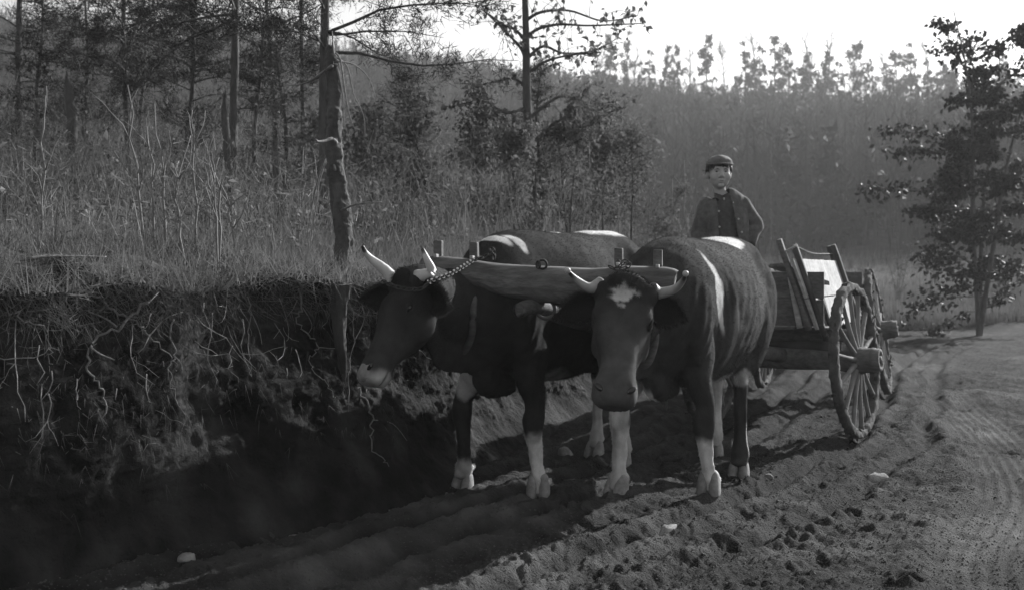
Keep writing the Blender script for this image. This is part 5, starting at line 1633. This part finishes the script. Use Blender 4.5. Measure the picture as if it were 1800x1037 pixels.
# big leafy tree at the right edge of the road
b = Vector((*ground(1722, 588).xy, 0)); b.z = float(land(b.x, b.y)[0]) - .02
rt = leafy('magnolia_like_tree', 'x', b, 6.3, .05, 3, 76, 1.35, 77, None, 20, .115, 'darkleaf', .45, .18, 1, 'bark', 6, (.15, 0))
rt.name = 'oak_tree'; tag(rt, 'dense dark leaved tree with several stems standing at the right beside the road', 'tree')
mb = MB(); T = Tri(); rs = np.random.RandomState(12)
for L_ in ([(1715, 262, 0), (1680, 250, -.2), (1630, 240, -.4), (1572, 234, -.6), (1560, 232, -.6)], [(1712, 345, 0), (1670, 330, -.2), (1610, 335, -.4), (1545, 332, -.6), (1532, 338, -.6)], [(1715, 300, 0), (1670, 272, -.1), (1610, 268, -.2), (1575, 270, -.3)],
           [(1712, 410, 0), (1680, 380, .2), (1650, 372, .3), (1635, 378, .3)], [(1715, 180, 0), (1690, 120, .1), (1665, 90, .2), (1655, 85, .2)], [(1716, 140, 0), (1700, 100, .1), (1706, 70, .2)], [(1740, 160, 0), (1780, 130, 0), (1820, 100, 0)], [(1720, 300, 0), (1780, 330, -.4), (1850, 350, -.6)],
           [(1720, 240, 0), (1790, 230, .4), (1870, 210, .4)], [(1716, 470, 0), (1680, 450, -.2), (1650, 462, -.3), (1640, 470, -.4)], [(1720, 200, 0), (1770, 190, -.5), (1830, 160, -.7)]):
    P_ = np.array([np.array(px(x, y, b.y + dd)) - np.array(b) for x, y, dd in L_]); P_ = resample(P_, 6); quick_tube(mb, P_, .022, .006, 5)
    q = P_[rs.randint(5, len(P_), 190)] + rs.normal(0, 1, (190, 3)) * [.14, .2, .085]
    T.add(leaves(q, .12, rs, .3))
mb.build('boughs', M['bark'], rt)['kind'] = 'stuff'; T.build('leaves', M['darkleaf'], rt)

# ---- pale bare saplings and stalks
sap = [(326, 452, 305, 288), (383, 462, 378, 290), (373, 300, 367, 262), (292, 345, 277, 185), (272, 330, 268, 222), (255, 262, 227, 150), (416, 440, 405, 335), (385, 450, 392, 270), (526, 430, 532, 262), (540, 425, 575, 268), (73, 300, 79, 172),
       (345, 350, 340, 225), (208, 360, 200, 270), (440, 350, 430, 300), (470, 420, 462, 340), (195, 330, 182, 285), (315, 320, 300, 262), (230, 370, 215, 300), (800, 372, 790, 250), (745, 390, 700, 262), (1020, 370, 1034, 260), (690, 400, 672, 330), (655, 400, 640, 330), (1135, 385, 1140, 300), (1195, 400, 1203, 280), (1172, 392, 1180, 320),
       (865, 380, 850, 300), (600, 420, 620, 330), (30, 330, 45, 260), (100, 400, 88, 300), (160, 420, 150, 330), (560, 440, 565, 360), (715, 420, 722, 350), (980, 385, 990, 310), (1090, 385, 1085, 290)]
rs = np.random.RandomState(14)
near_names = {326: 'pale forked sapling, brightest of the bare stems on the bank', 383: 'pale forked bare stem right of the brightest sapling', 540: 'long bare stem leaning right towards the broken trunk', 292: 'tall bare dead stem rising from the dark brush'}
for i, (xb, yb, xt, yt) in enumerate(sap):
    p = on_bank(xb, min(max(yb + 25, 430), 478)) if i < 12 else None
    if p is None or p.y > 16: p = at_depth(xb, rs.uniform(9, 12.5))
    tp = px(xt, yt, p.y)
    root = thing('bare_sapling', near_names.get(xb) or ordinal_from([q[0] for q in sap if q[0] not in near_names], xb, 602, 'thin bare sapling in the brush', 'the broken trunk'), 'sapling', tuple(p), None if xb in near_names else 'thin bare saplings on the bank')
    d = np.array(tp - p); pts = np.outer(np.linspace(0, 1, 7), d) + rs.normal(0, .018, (7, 3)) * np.linspace(0, 1, 7)[:, None]; pts[0] = [0, 0, -.05]
    mb = MB(); quick_tube(mb, pts, .0075, .0028, 6)
    mb.build('stem', M['palebark'], root)
    mb = MB()
    for k in range(rs.randint(3, 8)):
        u = rs.randint(2, 6); q, _ = branch_path(rs, pts[u], d / np.linalg.norm(d) + rs.normal(0, .33, 3), rs.uniform(.1, .35), 4, .2); quick_tube(mb, q, .0035, .0015, 4)
    mb.build('twigs', M['palebark'], root)['kind'] = 'stuff'

# ---- undergrowth, grass
def top_points(n, s0, s1, o0, o1, rs, power=1.0):
    s = rs.uniform(s0, s1, n); off = o0 + (o1 - o0) * rs.rand(n) ** power
    x = np.interp(s, seg, BC[:, 0]) + N0[0] * off; y = np.interp(s, seg, BC[:, 1]) + N0[1] * off
    q = hill_top(s, off); P_ = np.column_stack([x, y, q]); P_[:, 2] += lip_noise(P_)
    return P_
SE = seg[-1] - 14
rs = np.random.RandomState(21)
B = top_points(7500, S_CAM - 3, SE, .8, 16, rs, .8)
vis = (B[:, 1] > 3) & (np.abs(B[:, 0] / B[:, 1]) < .6)
B = B[vis]; hgt = rs.uniform(.35, 1.35, len(B)) * np.interp(np.linalg.norm(B[:, :2], axis=1), [5, 9, 13], [.35, .7, 1.15])
T = Tri(); TL = Tri()
for k in range(5):
    d = rs.normal(0, .28, B.shape) * [1, 1, .2] + [0, 0, 1]
    T.add(spikes(B + rs.normal(0, .12, B.shape) * [1, 1, 0], d, hgt * rs.uniform(.6, 1.1, len(B)), .0045, rs))
for k in range(13):
    f = rs.uniform(.3, 1, len(B))[:, None]
    p = B + rs.normal(0, .16, B.shape) * [1, 1, 0] + [0, 0, 1] * (hgt[:, None] * f)
    T.add(spikes(p, rs.normal(0, .6, B.shape) + [0, 0, .7], .10 + .14 * rs.rand(len(B)), .0028, rs))
for k in range(9):
    f = rs.uniform(.1, 1, len(B))[:, None]
    TL.add(leaves(B + rs.normal(0, .2, B.shape) * [1, 1, .3] + [0, 0, 1] * (hgt[:, None] * f), .045, rs))
o = T.build('undergrowth', M['grass']); tag(o, 'tangle of dry weed stalks and twigs covering the hill above the bank', 'undergrowth', None, 'stuff')
o = TL.build('dead_leaves', M['leaf']); tag(o, 'dead leaves hanging through the weeds above the bank', 'leaves', None, 'stuff')

B = np.vstack([top_points(30000, S_CAM - 2.5, S_CAM + 7, -.02, 2.6, rs, 1.3), top_points(22000, S_CAM - 3, SE, 1.5, 12, rs)])
B = B[(B[:, 1] > 2.5) & (np.abs(B[:, 0] / B[:, 1]) < .6)]
T = Tri()
T.add(spikes(B, rs.normal(0, .55, B.shape) + [.1, -.1, .8], rs.uniform(.05, .22, len(B)), .0024, rs))
o = T.build('bank_grass', M['grass']); tag(o, 'short dry grass growing to the lip of the bank', 'grass', None, 'stuff')
# litter and turf hanging over the lip
V = BANK
nr_, ns_ = V.shape[0], V.shape[1]
T = Tri(); TR = Tri()
js = np.where((BANK_S > S_CAM - 1.6) & (BANK_S < S_CAM + 6))[0]
def face_pts(n, t0, t1, power=1):
    i = (109 * (t0 + (t1 - t0) * rs.rand(n) ** power)).astype(int); j = rs.choice(js, n)
    return V[i, j], BANK_S[j] - S_CAM
p, q = face_pts(17000, .80, 1.0)
dens = rs.rand(len(p)) < np.interp(q, [-1.5, 0, .3, .6, 1.2, 3], [.9, 1, .8, .35, .4, .6])
p = p[dens]
T.add(spikes(p, rs.normal(0, .5, p.shape) + [.35, -.35, -.35], rs.uniform(.04, .16, len(p)), .0022, rs))
p, q = face_pts(4200, .42, .85)
lump = rs.rand(len(p)) < np.interp(q, [-1.5, -.7, -.1, .15, .5, 2, 4], [.35, .8, 1, .5, .07, .12, .3])
p = p[lump]
T.add(spikes(p + rs.normal(0, .01, p.shape), rs.normal(0, .6, p.shape) + [.3, -.3, -.5], rs.uniform(.03, .10, len(p)), .002, rs))
o = T.build('hanging_turf', M['grass']); tag(o, 'matted turf and rootlets hanging over the lip of the bank', 'turf', None, 'stuff')
# field grass across the road
def field(n, x0, x1, y0, y1, h0, h1, seed, w):
    rs = np.random.RandomState(seed)
    x = rs.uniform(x0, x1, n); y = y0 + (y1 - y0) * rs.rand(n) ** 1.4; z = land(x, y)
    keep = y > 22.0 - .12 * (x - 8) + .3 * np.sin(x * 1.3)
    B = np.column_stack([x, y, z])[keep]
    return spikes(B, rs.normal(0, .16, B.shape) + [0, 0, 1], rs.uniform(h0, h1, len(B)) * (.45 + .55 * np.clip(vnoise(B * [.9, .5, 0], 8) + .6, 0, 1.4)), w, rs)
T = Tri(); T.add(field(42000, 1.5, 17, 21.5, 32, .25, .95, 31, .009)); T.add(field(9000, 1, 26, 30, 56, .3, .8, 32, .016))
o = T.build('field_grass', M['grass']); tag(o, 'tall dry grass in the field beyond the bend of the road', 'grass', None, 'stuff')
WS = [(1640, 560, 1.5), (1600, 562, 1.2), (1668, 572, 1.7), (1575, 556, 1.0), (1760, 575, 1.6), (1545, 548, 1.1)]
for i, (x, y, h) in enumerate(WS):
    g = ground(x, 578 - i); bz = Vector((g.x, g.y + 2 + i * .5, 0)); bz.z = float(land(bz.x, bz.y)[0])
    leafy('weed_shrub', ordinal_from([q[0] for q in WS], x, 1720, 'thin dry shrub in the field grass', 'the dark leaved tree'), bz, h, .014, 2, 10, .35, 90 + i, 'dry shrubs in the field grass', 3, .06, up=1.0)

# ---- roots bared on the face of the cut
rs = np.random.RandomState(9)
def root_px(label, pts, r0, r1, forks=()):
    P_ = [on_bank(x, y, .025) for x, y in pts]; P_ = [p for p in P_ if p is not None]
    if len(P_) < 2: return
    for i in range(1, len(P_)):                      # keep the strand continuous in depth
        if abs(P_[i].y - P_[i - 1].y) > .35: P_[i] = px(pts[i][0], pts[i][1], P_[i - 1].y - .02)
    o = thing('bare_root', label, 'root', tuple(P_[0]), 'roots hanging out of the bank')
    A = resample([tuple(p - P_[0]) for p in P_], 5); A = A + rs.normal(0, .007, A.shape)
    mb = MB(); quick_tube(mb, A, r0 * .62, r1 * .5, 7); mb.build('strand', M['root'], o)
    for fpts in forks:
        Q = [on_bank(x, y, .025) for x, y in fpts]; Q = [p for p in Q if p is not None and abs(p.y - P_[0].y) < .6]
        if len(Q) < 2: continue
        A = resample([tuple(p - P_[0]) for p in Q], 4); mb = MB(); quick_tube(mb, A, r1 * .9, r1 * .35, 6); mb.build('side_root', M['root'], o)
root_px('thick pale crooked root hanging down the left face of the bank', [(262, 528), (238, 548), (205, 575), (172, 590), (158, 610), (152, 650), (170, 672), (180, 700), (183, 742)], .011, .007, ([(205, 575), (185, 560), (150, 545)], [(158, 610), (175, 622), (200, 632)]))
root_px('long root running right and down from the turf lump', [(150, 512), (180, 530), (215, 555), (250, 572), (262, 590), (300, 625), (308, 650)], .009, .004, ([(262, 590), (290, 560), (320, 548)],))
root_px('root descending from the turf lump beside the dark recess', [(300, 560), (305, 625), (296, 650), (305, 690), (325, 738)], .007, .003, ([(305, 625), (318, 640), (322, 668)],))
root_px('forked pale root below the broken trunk', [(523, 510), (532, 540), (520, 560), (545, 590), (560, 610), (546, 628), (552, 655), (575, 675), (588, 702)], .008, .003, ([(560, 610), (590, 612), (596, 605)], [(532, 540), (548, 570), (540, 588)]))
root_px('thin root down the middle of the dark bank', [(432, 518), (440, 545), (436, 590), (440, 625), (435, 660)], .006, .003, ([(440, 545), (455, 580), (460, 605)],))
root_px('root strand beside the muzzle of the turned ox', [(604, 520), (618, 545), (622, 600), (612, 660), (612, 724)], .006, .003, ([(622, 600), (640, 560), (632, 520)],))
root_px('long root trailing down the bank below the muzzle of the turned ox', [(628, 682), (645, 705), (655, 738), (652, 770), (665, 800), (680, 818)], .009, .004, ([(655, 738), (690, 745), (715, 775)],))
root_px('thin arching root at the far left of the bank', [(25, 545), (45, 565), (75, 578), (84, 605), (88, 640)], .006, .003)
root_px('cluster root just under the lip left of the broken trunk', [(575, 505), (582, 530), (575, 560), (566, 580)], .007, .003, ([(582, 530), (590, 545), (585, 570)],))
# fine curling rootlets
RB = MB()
p, q = face_pts(190, .6, .97)
wq = rs.rand(len(p)) < np.interp(q, [-1.5, -.4, .2, .8, 2, 4], [.7, 1, 1, .45, .6, .8])
for a_ in p[wq]:
    d = np.array([rs.normal(.1, .35), rs.normal(-.1, .25), -1.0]); L_ = rs.uniform(.12, .5)
    path, _ = branch_path(rs, a_ + [.012, -.02, 0], d, L_, 7, .38)
    quick_tube(RB, path, .0032, .0010, 3)
    if rs.rand() < .6:
        p2, _ = branch_path(rs, path[3], [rs.normal(0, .8), rs.normal(0, .3), -.6], L_ * .4, 4, .4); quick_tube(RB, p2, .0018, .0008, 3)
o = RB.build('curling_rootlets', M['root']); tag(o, 'thin curling rootlets dangling across the clay of the bank', 'rootlets', None, 'stuff')
T = Tri(); p, q = face_pts(1100, .25, .97, .7)
for k in range(3):
    d = rs.normal(0, .35, p.shape) + [.1, -.1, -1]; T.add(spikes(p + np.array([.01, -.015, 0]), d, rs.uniform(.04, .13, len(p)), .0014, rs))
o = T.build('root_hairs', M['rootlet']); tag(o, 'fine rootlets hanging from the clay face of the bank', 'rootlets', None, 'stuff')
# fallen pole on the turf
a_, b_ = on_bank(52, 468), on_bank(150, 462)
if a_ and b_:
    o = thing('fallen_stick', 'long pale stick lying on the turf at the left above the bank', 'stick', tuple(a_)); mb = MB()
    P_ = np.array([[0, 0, .03], list((b_ - a_) * .35 + Vector((0, 0, .035))), list((b_ - a_) * .75 + Vector((0, 0, .03))), list((b_ - a_) * 1.4 + Vector((0, 0, .02)))]); quick_tube(mb, resample(P_, 4), .008, .003, 7); mb.build('stick', M['palebark'], o)
# ------------------------------------------------------------------ stones and clods on the road
def stone(label, x, y, w, h, seed, flat=.55, tone=None, group=None, cat='stone'):
    g = ground(x, y + h * .3); sc = g.y / F
    rx, rz = w * sc / 2, max(h * sc / 2, .012)
    v, f = ellipsoid((0, 0, 0), (rx, rx * .8, rz), None, 26)
    v = v + unit(v) * (rx * .30 * fbm(v / rx * 1.1 + seed * 3.3, 3, seed) + rx * .06 * fbm(v / rx * 5, 2, seed + 9))[:, None] * [1, 1, .6]
    for _k in range(7):                                  # broken faces
        dn = unit(np.random.RandomState(seed * 10 + _k).normal(0, 1, 3)); dn[2] = abs(dn[2]) * .6; lim = np.random.RandomState(seed + _k).uniform(.55, .8) * float((v @ dn).max()); over = np.maximum(v @ dn - lim, 0); v = v - np.outer(over * .85, dn)
    me = mesh('stone', v, f, M['stone'])
    o = link('stone', me); o.location = (g.x, g.y, float(land(g.x, g.y)[0]) + rz * .35); o.rotation_euler = (0, 0, seed)
    tag(o, label, cat, group)
stone('pale flat stone at the foot of the bank in the lower left', 325, 976, 48, 18, 1)
stone('small pale stone between the left foreground stone and the hooves', 512, 942, 36, 14, 2)
stone('flat pale stone at the bottom of the bank below the turned ox', 686, 893, 34, 14, 3)
stone('big dark blocky stone beside the front hoof of the turned ox', 872, 878, 56, 40, 4)
stone('pale pointed stone between the two oxen', 1010, 846, 38, 20, 5)
stone('large rough pale stone in the foreground below the oxen', 1178, 932, 62, 28, 6)
stone('small round stone touching the large rough foreground stone', 1140, 940, 22, 20, 7)
stone('stone lying in the mud behind the near ox front legs', 996, 800, 34, 18, 8)
stone('small pale stone by the fetlock of the turned ox', 785, 862, 16, 10, 9)
stone('small stone beside the hind hoof of the near ox', 1352, 838, 20, 12, 10)
stone('rounded lump of clay in the middle of the road', 1545, 830, 44, 20, 12, cat='stone')
stone('small pale stone at the toe of the near ox front hoof', 1290, 884, 20, 10, 13)
stone('pale chip of stone in the light patch below the turned ox', 905, 925, 22, 10, 14)
stone('low pale stone between the bank and the far left stone', 415, 962, 26, 11, 15)
stone('pale stone half buried below the dark blocky stone', 800, 915, 24, 11, 16)
stone('flat stone in the road in front of the wagon wheel', 1455, 800, 26, 11, 17)
rs = np.random.RandomState(31)
# loose crumbs of earth
def crumbs(n, y0, y1, smin, smax, seed):
    rs = np.random.RandomState(seed)
    y = y0 * (y1 / y0) ** rs.rand(n); x = y * rs.uniform(-.5, .6, n)
    s, off = hill_so(x, y)
    keep = off < .05
    x, y = x[keep], y[keep]; n = len(x)
    z = land(x, y); r = rs.uniform(smin, smax, n) * rs.uniform(.5, 1.4, n)
    oc = np.array([[1, 0, 0], [-1, 0, 0], [0, 1, 0], [0, -1, 0], [0, 0, 1], [0, 0, -1]], float)
    fc = np.array([[0, 2, 4], [2, 1, 4], [1, 3, 4], [3, 0, 4], [2, 0, 5], [1, 2, 5], [3, 1, 5], [0, 3, 5]])
    V = oc[None] * r[:, None, None] * rs.uniform(.6, 1.3, (n, 6, 1)) * np.array([1, 1, .7]) + rs.normal(0, .15, (n, 6, 3)) * r[:, None, None]
    a = rs.uniform(0, 6.28, n); c, s_ = np.cos(a), np.sin(a)
    X = V[..., 0] * c[:, None] - V[..., 1] * s_[:, None]; Y_ = V[..., 0] * s_[:, None] + V[..., 1] * c[:, None]
    V = np.stack([X + x[:, None], Y_ + y[:, None], V[..., 2] + (z + r * .25)[:, None]], -1)
    Fc = (fc[None] + np.arange(n)[:, None, None] * 6).reshape(-1, 3).astype(np.int32)
    return V.reshape(-1, 3), Fc
v, f = crumbs(60000, 3.2, 14, .002, .0055, 41)
o = link('earth_crumbs', mesh('earth_crumbs', v, f, M['clod'], False)); tag(o, 'crumbs of dry earth scattered over the road', 'dirt', None, 'stuff')
v, f = crumbs(420, 3.2, 18, .006, .013, 42)
o = link('clods', mesh('clods', v, f, M['clod'], True)); tag(o, 'larger clods of earth lying on the road', 'dirt', None, 'stuff')
# ------------------------------------------------------------------ winter haze in the valley
mb = MB(); mb.box((0, 40, 22), (560, 520, 50))
hz = mb.build('haze', None, None, False)
hm = bpy.data.materials.new('haze'); hm.use_nodes = True; nt = hm.node_tree; nt.nodes.clear()
pv = nt.nodes.new('ShaderNodeVolumePrincipled'); pv.inputs['Color'].default_value = (.9, .9, .9, 1); pv.inputs['Density'].default_value = .0011; pv.inputs['Anisotropy'].default_value = .25
mo = nt.nodes.new('ShaderNodeOutputMaterial'); nt.links.new(pv.outputs[0], mo.inputs['Volume'])
hz.data.materials.clear(); hz.data.materials.append(hm); hz['kind'] = 'stuff'
